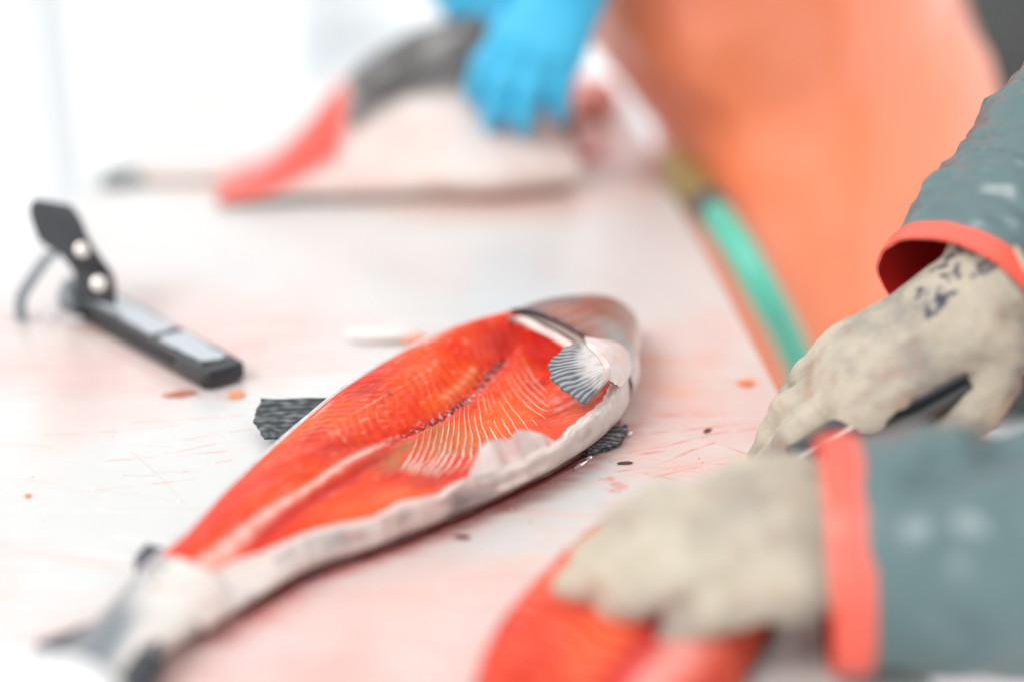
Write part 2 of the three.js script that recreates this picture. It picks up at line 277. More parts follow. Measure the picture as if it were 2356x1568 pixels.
function fleshColor(s, w) {
  const f = wf(s) + 0.002, n = nearW(s), p = wsp(s), d = w - p;
  let c = mix3(FL.base, FL.lite, clamp(0.35 + 1.7 * fbm(s * 13, w * 22, 2, 4)));
  c = mix3(c, FL.deep, clamp(1.9 * fbm(s * 17 + 5, w * 30, 6, 4)));
  c = mix3(c, FL.pale, 0.3 * sm(0.16, 0.4, fbm(s * 70, w * 200, 14, 3)));
  if (w < p) {                                       // back muscle with faint sinew
    const q = (w - f) / (p - f), ph = s * 620 + Math.abs(q - 0.45) * 40 + 11 * N(s * 14, w * 20);
    c = mix3(c, FL.pale, 0.17 * Math.pow(0.5 + 0.5 * Math.sin(ph), 6) * sm(0.2, 0.32, s) * sm(-0.05, 0.45, N(s * 26, w * 40, 11)));
    c = mix3(c, [0.8, 0.5, 0.4], 0.55 * gauss(q - 0.5 - 0.06 * N(s * 7), 0.012) * sm(0.3, 0.36, s) * (1 - sm(0.42, 0.46, s)) * (0.4 + N(s * 140, 3)));
    c = mix3(c, [0.72, 0.11, 0.025], 0.6 * sm(0.35, 0, q) * sm(-0.3, 0.4, N(s * 18, w * 20, 4)));
    const fat = gauss(w - f - 0.006 - 0.004 * N(s * 22, 6), 0.0022) * sm(-0.15, 0.2, N(s * 16, 9)) * sm(0.3, 0.36, s) * (1 - sm(0.46, 0.5, s));
    c = mix3(c, [0.8, 0.62, 0.55], 0.8 * fat);
    for (let k = 0; k < 6; k++) { const s0 = 0.405 + k * 0.0105; c = mix3(c, [0.85, 0.66, 0.5], 0.95 * Math.exp(-(((s - s0) / 0.0034) ** 2) - (((d + 0.0105) / 0.0024) ** 2))); }
    c = mix3(c, [0.7, 0.11, 0.012], 0.7 * gauss(d + 0.01, 0.008) * sm(0.36, 0.4, s) * (1 - sm(0.45, 0.48, s)));
    c = mix3(c, [0.36, 0.012, 0.012], 0.7 * sm(0.47, 0.53, s) * gauss(q - 0.75, 0.35));
    for (const [a, b, r] of [[0.372, -0.072, 0.0022], [0.437, -0.087, 0.0012], [0.3, -0.075, 0.001]]) c = mix3(c, [0.25, 0.015, 0.02], 0.85 * Math.exp(-(((s - a) / r) ** 2) - (((w - b) / r) ** 2)));
  } else {
    const q = (w - p) / (n - p);
    const lining = sm(0.27, 0.31, s) * (1 - sm(0.37, 0.41, s)) * sm(0.02, 0.1, q) * (1 - sm(0.35, 0.75, q));
    c = mix3(c, [0.34, 0.17, 0.07], 0.75 * lining * sm(-0.4, 0.3, N(s * 40, w * 40, 2)));
    c = mix3(c, [0.68, 0.12, 0.01], 0.7 * sm(0.32, 0.37, s) * (1 - sm(0.42, 0.46, s)) * gauss(q - 0.45, 0.25));
    c = mix3(c, [0.78, 0.45, 0.42], 0.6 * sm(0.4, 0.45, s) * gauss(q - 0.72, 0.16) * sm(-0.2, 0.35, fbm(s * 60, w * 110, 3, 3)));   // torn membrane
    c = mix3(c, FL.pale, 0.25 * Math.pow(0.5 + 0.5 * Math.sin(s * 900 - w * 500), 8) * sm(0.7, 0.85, q) * sm(0.38, 0.42, s));
  }
  const spine = sm(0.095, 0.11, s) * (1 - sm(0.29, 0.34, s)), wd = mix(0.006, 0.0024, sm(0.11, 0.24, s));
  c = mix3(c, [0.86, 0.6, 0.53], 0.98 * spine * gauss(d, wd) * (0.75 + 0.4 * N(s * 120, w * 200)));
  c = mix3(c, [0.4, 0.012, 0.02], 0.75 * spine * gauss(d - 0.009, 0.0045) * sm(0.14, 0.18, s));
  const vein = sm(0.3, 0.36, s) * (1 - sm(0.49, 0.52, s)), v = gauss(d - 0.001 + 0.002 * N(s * 70, 1), 0.0036);
  c = mix3(c, FL.blood, 0.9 * vein * sm(0.25, 0.9, v * (0.75 + 0.9 * N(s * 45, 2)) + 0.45 * N(s * 220, w * 300)));
  c = mix3(c, [0.75, 0.6, 0.62], 0.7 * vein * sm(0.18, 0.4, N(s * 330, w * 420, 5)) * gauss(d - 0.002, 0.0045));
  return c;
}
const onFish = (xd, yd, h) => { const p = at(xd, yd, h), x = p.x - fishO.x, z = p.z - fishO.z; return V(x * 0.575 - z * 0.818, h, x * 0.818 + z * 0.575); };
const salmon = thing('salmon', 'whole salmon with one side filleted off, red flesh and rib bones bare, on white table', 'fish', fishO, fishTurn);
{
  const S0 = 0.094, S1 = 0.556;
  const flesh = grid(520, 190, (u, v) => {
    const s = mix(S0, S1, u), f = wf(s) + 0.002, n = nearW(s), w = mix(f, n, v);
    return { p: [s, fleshTop(s, w), w], c: fleshColor(s, w) };
  });
  const fl = mesh('flesh', flesh, wetFlesh(), salmon);
  // outer skin: back edge, side on the table, belly wall
  const skinColor = (s, v, w, h) => {
    const n1 = fbm(s * 14, v * 5, 1, 3), n2 = fbm(s * 45, v * 14, 6, 3), n3 = N(s * 300, v * 90, 2);
    let c = [0.66, 0.6, 0.55];
    c = mix3(c, [0.72, 0.47, 0.42], clamp(0.2 + 2.2 * n1) * 0.6); c = mix3(c, [0.8, 0.77, 0.73], clamp(2.4 * n2) * 0.8); c = mix3(c, [0.36, 0.32, 0.33], sm(0.1, 0.34, fbm(s * 26, v * 9, 12, 3)) * 0.6);
    c = mix3(c, [0.52, 0.47, 0.45], clamp(0.5 * n3) * 0.5);
    c = mix3(c, [0.78, 0.73, 0.68], 0.7 * sm(0.86, 0.97, v));
    if (v > 0.55) {                                      // grey blotches low on the belly, pink scuffs
      c = mix3(c, [0.2, 0.18, 0.19], 0.85 * sm(0.08, 0.3, n1 + 0.5 * n2) * sm(0.9, 0.68, v) * (1 - sm(0.36, 0.42, s)));
      for (const [a, b, rs, rv] of [[0.296, 0.74, 0.03, 0.09], [0.245, 0.78, 0.012, 0.05], [0.2, 0.77, 0.02, 0.06], [0.31, 0.87, 0.012, 0.05]]) c = mix3(c, [0.14, 0.11, 0.12], 0.85 * Math.exp(-(((s - a) / rs) ** 2) - (((v - b) / rv) ** 2)) * clamp(0.7 + 1.5 * n2));
      c = mix3(c, [0.62, 0.22, 0.2], 0.6 * sm(0.15, 0.35, n2) * sm(0.7, 0.8, v));
    } else if (v < 0.2) c = mix3([0.5, 0.53, 0.54], [0.72, 0.75, 0.76], clamp(0.5 + 1.2 * N(s * 420, v * 60, 3)));   // silver scales on the back edge
    return c;
  };
  const sect = (s) => {
    const F = wf(s), H = hf(s), n = wn(s) + wavyN(s) * sm(0.1, 0.14, s), K = hn(s), c = contactW(s), k = sm(0.085, 0.13, s);
    return new THREE.CatmullRomCurve3([V(0, H - 0.001, F + 0.0022), V(0, H, F), V(0, H * 0.55, F - 0.006), V(0, 0.006, F + 0.012), V(0, 0.001, F + 0.03), V(0, 0.001, c - 0.016), V(0, 0.006, c + 0.003), V(0, K * 0.5, Math.max(c, (c + n) / 2) + 0.0085), V(0, K * 0.92, n + 0.003 * k), V(0, K + 0.0005, n - 0.0006), V(0, K - 0.0006, n - 0.0034)], false, 'centripetal');
  };
  const nv = 90;
  const skin = grid(260, nv, (u, v) => { const s = mix(S0, S1, u); skin_c.s !== s && (skin_c.s = s, skin_c.c = sect(s).getPoints(nv)); const q = skin_c.c[Math.round(v * nv)]; const b = 0.0007 * N(s * 90, v * 24) * sm(0, 0.1, v) * sm(1, 0.9, v); return { p: [s, Math.max(0.0008, q.y + b), q.z + b], c: skinColor(s, v, q.z, q.y) }; });
  mesh('skin', skin, wetSkin(), salmon);
  // tail stalk: closed, from the cut back to the fin
  const stalk = grid(60, 48, (u, v) => {
    const s = mix(0.035, 0.128, u), a = v * Math.PI * 2, zc = mix(-0.012, -0.03, u), rw = mix(0.026, 0.033, sm(0.2, 1, u)) * (u === 1 ? 0.02 : 1), rh = mix(0.006, 0.0155, sm(0, 0.8, u)) * (u === 0 ? 0.05 : u === 1 ? 0.02 : 1);
    const y = 0.0145 * 1 + Math.sin(a) * rh, z = zc + Math.cos(a) * rw, n = fbm(s * 30, v * 6, 2, 3);
    let c = mix3([0.66, 0.62, 0.58], [0.16, 0.185, 0.2], sm(-0.01, -0.04, z + 0.026 * N(s * 26, v * 4) - (0.085 - s) * 0.75));
    c = mix3(c, [0.75, 0.42, 0.34], clamp(n) * 0.5);
    return { p: [s, Math.max(0.001, y + 0.001 * n), z], c };
  }, true);
  mesh('tail_stalk', stalk, wetSkin(), salmon);
  const darkFin = VC({ roughness: 0.5, clearcoat: 0.12, clearcoatRoughness: 0.2, specularIntensity: 0.6 });
  const finGrid = (name, root, tip, rays, col, thick, parent = salmon, wave = 0.0012, ragged = 0.05, under = 0.03) => {
    // a fin between a root curve and a tip curve, ridged by its rays, front and back
    const rc = new THREE.CatmullRomCurve3(root), tc = new THREE.CatmullRomCurve3(tip), sides = [];
    for (const side of [1, -1]) sides.push(grid(36, rays * 6, (u, v) => {
      const a = rc.getPoint(v), b = tc.getPoint(v), rag = 1 + ragged * N(v * rays * 0.9, 4.4) * 1.6, p = a.clone().lerp(b, (u * (1 + under) - under) * rag), r = Math.cos((v + 0.012 * N(v * 14, 3.3) + 0.01 * N(u * 4, v * 9)) * rays * Math.PI * 2);
      const nn = V(0, 1, 0);
      p.addScaledVector(nn, side * (thick * (1 - 0.7 * u) + wave * (1 - 0.35 * u) * (under > 0.1 ? sm(0.05, 0.35, u) : 1) * (0.5 + 0.5 * r)) + 0.002 * N(v * 5, u * 3, 7) * u);
      p.y = Math.max(0.0012 + (side > 0 ? 0.0004 : 0), p.y);
      return { p: [p.x, p.y, p.z], c: col(u, v, r) };
    }));
    return mesh(name, mergeGeometries(sides), under > 0.1 ? wetSkin() : darkFin, parent);
  };
  // tail fin
  finGrid('tail_fin', [V(0.068, 0.014, -0.034), V(0.062, 0.015, -0.012), V(0.064, 0.014, 0.012)], [V(0.04, 0.006, -0.066), V(0.008, 0.008, -0.038), V(-0.022, 0.008, 0.02), V(-0.035, 0.006, 0.06)], 13,
    (u, v, r) => mix3([0.025, 0.03, 0.035], [0.1, 0.115, 0.125], clamp(0.3 + 0.4 * r + 0.8 * N(u * 5, v * 9))), 0.0055);
  // dorsal fin lying on the table behind the back
  finGrid('dorsal_fin', [V(0.315, 0.016, -0.1), V(0.342, 0.02, -0.106), V(0.368, 0.026, -0.111)], [V(0.312, 0.008, -0.145), V(0.324, 0.013, -0.163), V(0.342, 0.021, -0.172)], 9,
    (u, v, r) => mix3([0.025, 0.03, 0.034], [0.15, 0.17, 0.17], clamp(0.05 + 0.2 * r + 1.2 * N(u * 7, v * 9) + 0.25 * u)), 0.0015, salmon, 0.0005, 0.035);
  finGrid('adipose_fin', [V(0.118, 0.016, -0.05), V(0.128, 0.016, -0.055), V(0.138, 0.018, -0.058)], [V(0.115, 0.015, -0.066), V(0.124, 0.019, -0.074), V(0.136, 0.021, -0.076)], 5,
    () => [0.07, 0.07, 0.085], 0.003);
  finGrid('pelvic_fin', [V(0.43, 0.004, 0.055), V(0.445, 0.004, 0.058), V(0.47, 0.004, 0.05)], [V(0.43, 0.0022, 0.066), V(0.455, 0.003, 0.074), V(0.484, 0.005, 0.066)], 8,
    (u, v, r) => mix3([0.05, 0.05, 0.055], [0.3, 0.29, 0.28], clamp(0.2 + 0.6 * r + 0.8 * N(u * 6, v * 8))), 0.001, salmon, 0.0016, 0.12);
  // ribs, each one a bone on the cavity wall
  const boneM = VC({ roughness: 0.25, clearcoat: 0.8, clearcoatRoughness: 0.12 });
  for (let i = 0; i < RIBS; i++) {
    const pts = []; let q1 = 0.97 - 0.1 * (0.5 + N(i * 1.7, 3)) - (i > 16 ? 0.05 * (i - 16) : 0); while (q1 > 0.3 && ribPath(i, q1)[0] < 0.292 + 0.004 * N(i * 3, 1)) q1 -= 0.02;
    for (let k = 0; k <= 16; k++) { const q = mix(0, q1, k / 16), [s, w] = ribPath(i, q); pts.push(V(s, fleshTop(s, w) - 0.0002 + 0.0004 * sm(0.3, 0.8, q) - 0.0007 * sm(0.1, 0.4, N(i * 2.1, q * 4, 6)), w)); }
    const fade = i < 3 ? 0.6 : 1, thin = mix(0.00085, 0.00045, sm(6, 17, i)) * (1 + 0.3 * N(i * 1.9, 5));
    const g = tube(pts, pts.map((_, k) => thin * (0.7 + 0.7 * Math.sin(Math.PI * k / 16))), 34, { sides: 7, up: V(1, 0, 0), color: (t) => mix3(mix3([0.68, 0.1, 0.035], [0.74, 0.3, 0.17], sm(0.0, 0.4, t + 0.5 * N(t * 5, i)) * fade), [0.76, 0.62, 0.55], sm(0.45, 0.75, t + 0.25 * N(i * 1.3, 2)) * (1 - sm(0.85, 1, t)) * (i < 13 ? 0.95 : 0.35)) });
    mesh('rib', g, boneM, salmon);
  }
  // shreds of membrane and clot along the blood line
  const R = rng(21), shred = [];
  for (let i = 0; i < 16; i++) { const s = mix(0.35, 0.5, R()), w = wsp(s) + (R() - 0.4) * 0.005, r = 0.0005 + 0.0009 * R() * R(), g = new THREE.IcosahedronGeometry(r, 1); g.scale(1.6 + R(), 0.7, 1); g.rotateY(R() * 6); g.translate(s, fleshTop(s, w) + r * 0.3, w); shred.push(g); }
  mesh('clotted_blood', mergeGeometries(shred), mat({ color: rgb(0.2, 0.03, 0.045), roughness: 0.12, clearcoat: 1, clearcoatRoughness: 0.05 }), fl);
  // belly flap: a torn pale lip that folds up over the cavity
  const flap = (side) => grid(70, 26, (u, v) => {
    const s = mix(0.296, 0.376, u), tp = sm(0, 0.3, u) * sm(1, 0.72, u), e = tp * (0.85 + 0.3 * N(u * 5, 2)), up = 0.018 * e + (0.002 * N(u * 9, 3) + 0.001 * N(u * 27, 5)) * tp;
    const w = wn(s) + wavyN(s), K = hn(s), y = K - 0.012 * tp - 0.0008 + v * (0.012 * tp + up), z = w + (0.0035 * (1 - v) * (1 - v) - v * v * 0.009) * tp - 0.0012 + side * 0.0016 * tp * (1 - 0.6 * v), n = fbm(s * 60, v * 3, 4, 3);
    let c = mix3([0.7, 0.64, 0.59], [0.56, 0.46, 0.46], clamp(0.15 + 1.5 * n)); c = mix3(c, [0.68, 0.34, 0.32], sm(0.16, 0.4, N(s * 80, v * 5, 8)) * 0.45);
    c = mix3(c, [0.75, 0.13, 0.05], 0.8 * gauss(u - 0.86, 0.025) * gauss(v - 0.55, 0.2));
    return { p: [s, y + 0.0012 * n, z], c };
  });
  mesh('belly_flap', mergeGeometries([flap(1), flap(-1)]), wetSkin(), salmon);
  // head: from behind the gill cover to the snout
  const hw0 = tab([[0.5, -0.098], [0.535, -0.088], [0.56, -0.08], [0.6, -0.066], [0.64, -0.05], [0.668, -0.036]]), hw1 = tab([[0.5, 0.052], [0.53, 0.046], [0.56, 0.03], [0.6, 0.012], [0.64, -0.01], [0.668, -0.03]]), hh = tab([[0.5, 0.04], [0.53, 0.056], [0.56, 0.06], [0.6, 0.055], [0.64, 0.038], [0.668, 0.014]]);
  const headPt = (s, a, o = 0) => { const a0 = hw0(s), a1 = hw1(s), c = (a0 + a1) / 2, rw = (a1 - a0) / 2 + o, H = hh(s), y = Math.sin(a) >= 0 ? H * 0.42 + Math.pow(Math.sin(a), 0.8) * (H * 0.58 + o) : H * 0.42 + Math.sin(a) * H * 0.41; return V(s, Math.max(0.001, y), c + Math.cos(a) * rw); };
  const slitS = (q) => mix(0.508, 0.546, Math.pow(q, 1.3)) - 0.005 * Math.sin(Math.PI * q);
  const angQ = (a) => clamp((a + 0.12) / (0.86 * Math.PI + 0.12));
  const head = grid(70, 64, (u, v) => {
    const a0 = v * Math.PI * 2, a = a0 > Math.PI * 1.5 ? a0 - Math.PI * 2 : a0, s = mix(slitS(angQ(a)) - 0.001, 0.672, u), p = headPt(s, a), c0 = headPt(s, -Math.PI / 2).lerp(headPt(s, Math.PI / 2), 0.5); if (u === 1) p.lerp(c0, 0.9);
    const n = fbm(s * 40, v * 8, 3, 3), back = sm(0.35, 0.5, v) * (1 - sm(0.5, 0.62, v));
    let c = mix3([0.5, 0.4, 0.34], [0.3, 0.32, 0.3], clamp(0.4 + 1.3 * n)); c = mix3(c, [0.1, 0.14, 0.15], 0.8 * back); c = mix3(c, [0.7, 0.6, 0.56], sm(0.12, 0, Math.min(v, Math.abs(1 - v))) * 0.7); c = mix3(c, [0.55, 0.16, 0.12], 0.35 * clamp(n + 0.2));
    return { p: [p.x, p.y, p.z], c };
  }, true);
  const hd = mesh('head', head, wetSkin(), salmon);
  // throat wall: raw flesh that closes the cavity behind the collar
  const throat = grid(26, 64, (u, v) => {
    const a = mix(-0.4, Math.PI * 0.98, v), r = headPt(slitS(angQ(a)) - 0.004, a, -0.001), s = 0.497 + 0.012 * sm(0.2, 0.9, v), w = mix(0.05, -0.1, v), b = V(s, fleshTop(Math.min(s, 0.5), Math.max(wf(0.5) + 0.004, Math.min(nearW(0.5) - 0.002, w))) - 0.002, w), p = r.lerp(b, u); p.x += 0.006 * Math.sin(Math.PI * u) + 0.0012 * N(u * 6, v * 14); p.y -= 0.004 * Math.sin(Math.PI * u);
    let c = mix3(FL.base, FL.deep, clamp(0.5 + fbm(u * 5, v * 12, 3, 3))); c = mix3(c, [0.4, 0.015, 0.015], 0.6 * gauss(v - 0.55, 0.2) * u); c = mix3(c, [0.76, 0.5, 0.44], sm(0.22, 0.05, u + 0.08 * N(v * 20)));
    return { p: [p.x, Math.max(0.004, p.y), p.z], c };
  });
  mesh('throat_wall', throat, wetFlesh(), salmon);
  // gill cover: a plate lying proud of the head, its rear edge free
  const gill = (side) => grid(44, 50, (u, v) => {
    const a = mix(-0.12, 0.86 * Math.PI, v), s = mix(slitS(v), 0.612 - 0.02 * Math.abs(v - 0.5), u), p = headPt(s, a, side * 0.0012 + 0.0042 - 0.0035 * u + (u < 0.1 ? 0.0015 * (1 - u / 0.1) : 0));
    const n = fbm(s * 30, v * 5, 9, 3);
    let c = mix3([0.27, 0.085, 0.05], [0.14, 0.1, 0.08], clamp(0.3 + 1.2 * n)); c = mix3(c, [0.26, 0.28, 0.27], sm(0.55, 0.25, v + 0.2 * N(u * 4, v * 4)) * 0.8); c = mix3(c, [0.68, 0.6, 0.58], sm(0.28, 0.1, v)); c = mix3(c, [0.1, 0.12, 0.12], 0.8 * sm(0.84, 0.98, v + 0.05 * n));
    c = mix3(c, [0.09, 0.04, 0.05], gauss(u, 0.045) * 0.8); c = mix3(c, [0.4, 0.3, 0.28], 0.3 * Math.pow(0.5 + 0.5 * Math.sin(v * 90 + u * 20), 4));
    return { p: [p.x, p.y, p.z], c };
  });
  mesh('gill_cover', mergeGeometries([gill(1), gill(-1)]), wetSkin(), hd);
  { const e = headPt(0.632, 2.5), g = new THREE.SphereGeometry(0.0075, 20, 14); g.scale(1, 0.6, 1); g.translate(e.x, e.y, e.z); mesh('eye', g, mat({ color: rgb(0.03, 0.03, 0.035), roughness: 0.1, clearcoat: 1 }), hd); }
  // collar: the shoulder bone left behind the gills that carries the breast fin
  const collar = grid(80, 22, (u, v) => {
    const a = mix(-0.55, 0.84 * Math.PI, u), r = mix(-1, 1, v), q = clamp((a + 0.12) / (0.86 * Math.PI + 0.12)), s = slitS(q) - 0.003 - 0.009 * (1 - q * 0.55) * (1 - r) * 0.5 * (1 + 0.2 * N(u * 9, 2)) - 0.004 * sm(0.35, 0, u);
    const p = headPt(Math.max(0.5, s), a, -0.0005 + 0.003 * (1 - r * r) + 0.001 * N(u * 12, v * 2)); p.x = s;
    const n = fbm(u * 14, v * 3, 5, 3); let c = mix3([0.72, 0.62, 0.58], [0.6, 0.3, 0.26], clamp(0.1 + 1.4 * n)); c = mix3(c, [0.12, 0.15, 0.16], sm(0.82, 0.9, u) * (1 - sm(0.93, 0.99, u)) * 0.85); c = mix3(c, [0.62, 0.66, 0.68], sm(0.93, 0.99, u));
    return { p: [p.x, p.y, p.z], c };
  });
  mesh('collar', collar, wetSkin(), salmon);
  // breast fin, folded back over the cavity from the collar
  const finCol = (u, v, r) => { let c = mix3([0.58, 0.54, 0.52], [0.3, 0.31, 0.33], sm(0.25, 0.75, u)); c = mix3(c, [0.06, 0.065, 0.075], clamp(sm(0.3, 0.75, u) * (0.5 - 0.75 * r) + 0.35 * sm(0.8, 1, u) + 0.5 * N(u * 6, v * 12))); c = mix3(c, [0.78, 0.6, 0.57], sm(0.28, 0.0, u) * 0.6); c = mix3(c, [0.34, 0.3, 0.22], 0.5 * sm(0.7, 0.95, v) * sm(0.5, 0.9, u)); return c; };
  const root = [onFish(1398, 874, 0.055), onFish(1388, 848, 0.062), onFish(1374, 822, 0.065), onFish(1352, 800, 0.064)];
  finGrid('pectoral_fin', root, [onFish(1345, 930, 0.047), onFish(1308, 905, 0.052), onFish(1272, 868, 0.058), onFish(1268, 838, 0.062), onFish(1290, 806, 0.065), onFish(1326, 786, 0.066)], 17, finCol, 0.0006, salmon, 0.0009, 0.06, 0.14);
  const ra = new THREE.CatmullRomCurve3(root), rb = new THREE.CatmullRomCurve3([onFish(1428, 892, 0.043), onFish(1446, 868, 0.036), onFish(1455, 828, 0.038), onFish(1425, 792, 0.054), onFish(1345, 776, 0.061)]);
  const base = mergeGeometries([1, -1].map((sd) => grid(26, 30, (u, v) => { const p = rb.getPoint(v).lerp(ra.getPoint(v), u), e = Math.sin(Math.PI * clamp(v)); p.y += sd * (0.0008 + 0.0038 * Math.sin(Math.PI * Math.min(1, u * 0.95)) * e) + 0.0012 * N(u * 5, v * 7, 2) * Math.sin(Math.PI * u); const n = fbm(u * 5 + 2, v * 6, 2, 3); return { p: p.toArray(), c: mix3(mix3([0.76, 0.71, 0.69], [0.74, 0.48, 0.45], clamp(0.05 + 1.3 * n)), [0.7, 0.3, 0.27], 0.5 * sm(0.15, 0.0, v) * sm(0.3, 0.9, u)) }; })));
  mesh('fin_base', base, wetSkin(), salmon);
}
function skin_c() {}

// wet blood and clear juice at the foot of the belly
{
  const pts = []; for (let i = 0; i <= 40; i++) { const s = mix(0.13, 0.5, i / 40); pts.push(fishPt(s, contactW(s) + 0.0035 + 0.001 * N(s * 60), 0.0002)); }
  const g = tube(pts, pts.map((_, i) => 0.0024 + 0.0012 * N(i * 0.7, 2)), 160, { sides: 10, squash: 0.45 });
  tag(mesh('blood_trickle', g, mat({ color: rgb(0.16, 0.008, 0.012), roughness: 0.08, clearcoat: 1, clearcoatRoughness: 0.03 })), 'thin trickle of wet dark blood along the belly of the cut salmon', 'blood');
  const R = rng(4);
  for (const [s, dw, l] of [[0.405, 0.0095, 0.011], [0.422, 0.0085, 0.006], [0.476, 0.016, 0.005]]) {
    const a = fishPt(s, contactW(s) + dw, 0.0012), b = fishPt(s + l * 1.6, contactW(s + l * 1.6) + dw, 0.0012);
    const g2 = tube([a, a.clone().lerp(b, 0.4).add(V(0.0004, 0.0004, 0)), b], [0.0011, 0.0019, 0.0009], 20, { sides: 12, squash: 0.8, wob: (t, q) => 0.0003 * N(t * 9, q) });
    tag(mesh('juice_bead', g2, mat({ color: rgb(0.9, 0.88, 0.9), roughness: 0.03, transmission: 0.7, thickness: 0.002, ior: 1.36, clearcoat: 1 })), 'clear bead of fish juice at the foot of the salmon belly', 'droplet', 'juice beads by the belly');
  }
}
// ---------------------------------------------------------------- gloves: a hand as one skin over bones
// local axes: x along the fingers from the wrist, y out of the back of the hand, z towards the thumb (side = 1) or away from it (-1)
function handGeometry({ side = 1, curl, thumb, spread = 0.05, fat = 1, cell = 0.0025, wrist = [[-0.08, 0, 0], 0.036], wrinkle = 0.0012, fuse = 0.0022, color }) {
  const F = 0.0112 * fat, bones = [], chains = [];
  const base = [[0.094, 0, 0.03], [0.099, 0.003, 0.009], [0.095, 0.002, -0.013], [0.086, -0.002, -0.033]], len = [[0.044, 0.028, 0.022], [0.048, 0.031, 0.023], [0.044, 0.029, 0.022], [0.034, 0.022, 0.02]];
  base.forEach((b, k) => {
    let p = [b[0], b[1], b[2] * side], a = 0, yaw = (1.2 - k) * spread * side; const ch = [];
    curl[k].forEach((c, j) => { a -= c; const q = [p[0] + Math.cos(a) * len[k][j] * Math.cos(yaw), p[1] + Math.sin(a) * len[k][j], p[2] + Math.cos(a) * len[k][j] * Math.sin(yaw)]; ch.push([p, q, F * (1.08 - 0.07 * j) * (k === 3 ? 0.9 : 1), F * (1.0 - 0.08 * j) * (k === 3 ? 0.88 : 1)]); p = q; });
    chains.push(ch);
    bones.push([[0.02, 0, b[2] * 0.6 * side], [b[0], b[1], b[2] * side], 0.0165 * fat, 0.0128 * fat]);
  });
  bones.push([[wrist[0][0], wrist[0][1], wrist[0][2]], [0.005, 0, 0], wrist[1], 0.027 * fat]);
  const th = []; for (let i = 0; i < thumb.length - 1; i++) th.push([[thumb[i][0], thumb[i][1], thumb[i][2] * side], [thumb[i + 1][0], thumb[i + 1][1], thumb[i + 1][2] * side], (0.0165 - 0.002 * i) * fat, (0.0145 - 0.002 * i) * fat]);
  const f = (x, y, z) => {
    let d = 1; for (const b of bones) d = smin(d, cone(x, y * 1.12, z, b[0], b[1], b[2], b[3]), 0.02);
    let e = 1; for (const c of chains) { let m = 1; for (const b of c) m = smin(m, cone(x, y, z, b[0], b[1], b[2], b[3]), 0.005); e = smin(e, m, fuse); }
    let t = 1; for (const b of th) t = smin(t, cone(x, y, z, b[0], b[1], b[2], b[3]), 0.006);
    d = smin(smin(d, e, 0.01), t, 0.012);
    return d + wrinkle * (1.3 * N(x * 34, y * 34, z * 34) + 0.8 * Math.abs(N(x * 60 + 3, y * 60, z * 60 + 2)) + 0.25 * N(x * 170, y * 170, z * 170)) + wrinkle * 0.9 * Math.sin(x * 260 + 6 * N(x * 20, y * 20, z * 20)) * sm(0.02, -0.03, x);
  };
  const all = [...bones, ...chains.flat(), ...th].flatMap((b) => [b[0], b[1]]), lo = [0, 1, 2].map((k) => Math.min(...all.map((p) => p[k])) - 0.045), hi = [0, 1, 2].map((k) => Math.max(...all.map((p) => p[k])) + 0.045);
  lo[0] = wrist[0][0] - 0.02;
  return nets(f, lo, hi, cell, color);
}
function frame(origin, xdir, ydir) { const x = xdir.clone().normalize(), z = V(0, 0, 0).crossVectors(x, ydir).normalize(), y = V(0, 0, 0).crossVectors(z, x); return new THREE.Matrix4().makeBasis(x, y, z).setPosition(origin); }
const gloveColor = (seed, dirt, marks) => (x, y, z) => {
  const n = fbm(x * 22 + seed, y * 22, z * 22, 4), m = fbm(x * 60 + seed, y * 60, z * 60 + 4, 3), q = N(x * 400, y * 400, z * 400);
  let c = mix3([0.5, 0.45, 0.36], [0.37, 0.32, 0.245], clamp(0.3 + 1.3 * n)); c = mix3(c, [0.27, 0.26, 0.24], dirt * sm(0.0, 0.4, n + 0.35 * m)); c = mix3(c, [0.42, 0.24, 0.16], dirt * 0.55 * sm(0.1, 0.36, m + 0.4 * n) * sm(0.0, 0.09, x));
  c = c.map((v) => v * (1 + 0.1 * q));
  if (marks) c = mix3(c, [0.03, 0.035, 0.07], marks(x, y, z));
  return c;
};
const gloveM = VC({ roughness: 0.85, sheen: 0.25, sheenRoughness: 0.6, sheenColor: rgb(0.5, 0.5, 0.48) });
const pvc = (r, g, b, rough = 0.34, o = {}) => mat({ color: rgb(r, g, b), roughness: rough, clearcoat: 0.25, clearcoatRoughness: 0.3, ...o });
const TEAL = pvc(0.085, 0.145, 0.15, 0.4, { clearcoat: 0.45, clearcoatRoughness: 0.28 }), CORAL = pvc(0.84, 0.11, 0.07, 0.4), ORANGE = pvc(0.94, 0.27, 0.13, 0.34, { clearcoat: 0.7, clearcoatRoughness: 0.28 }), LINING = mat({ color: rgb(0.55, 0.012, 0.01), roughness: 0.6 });
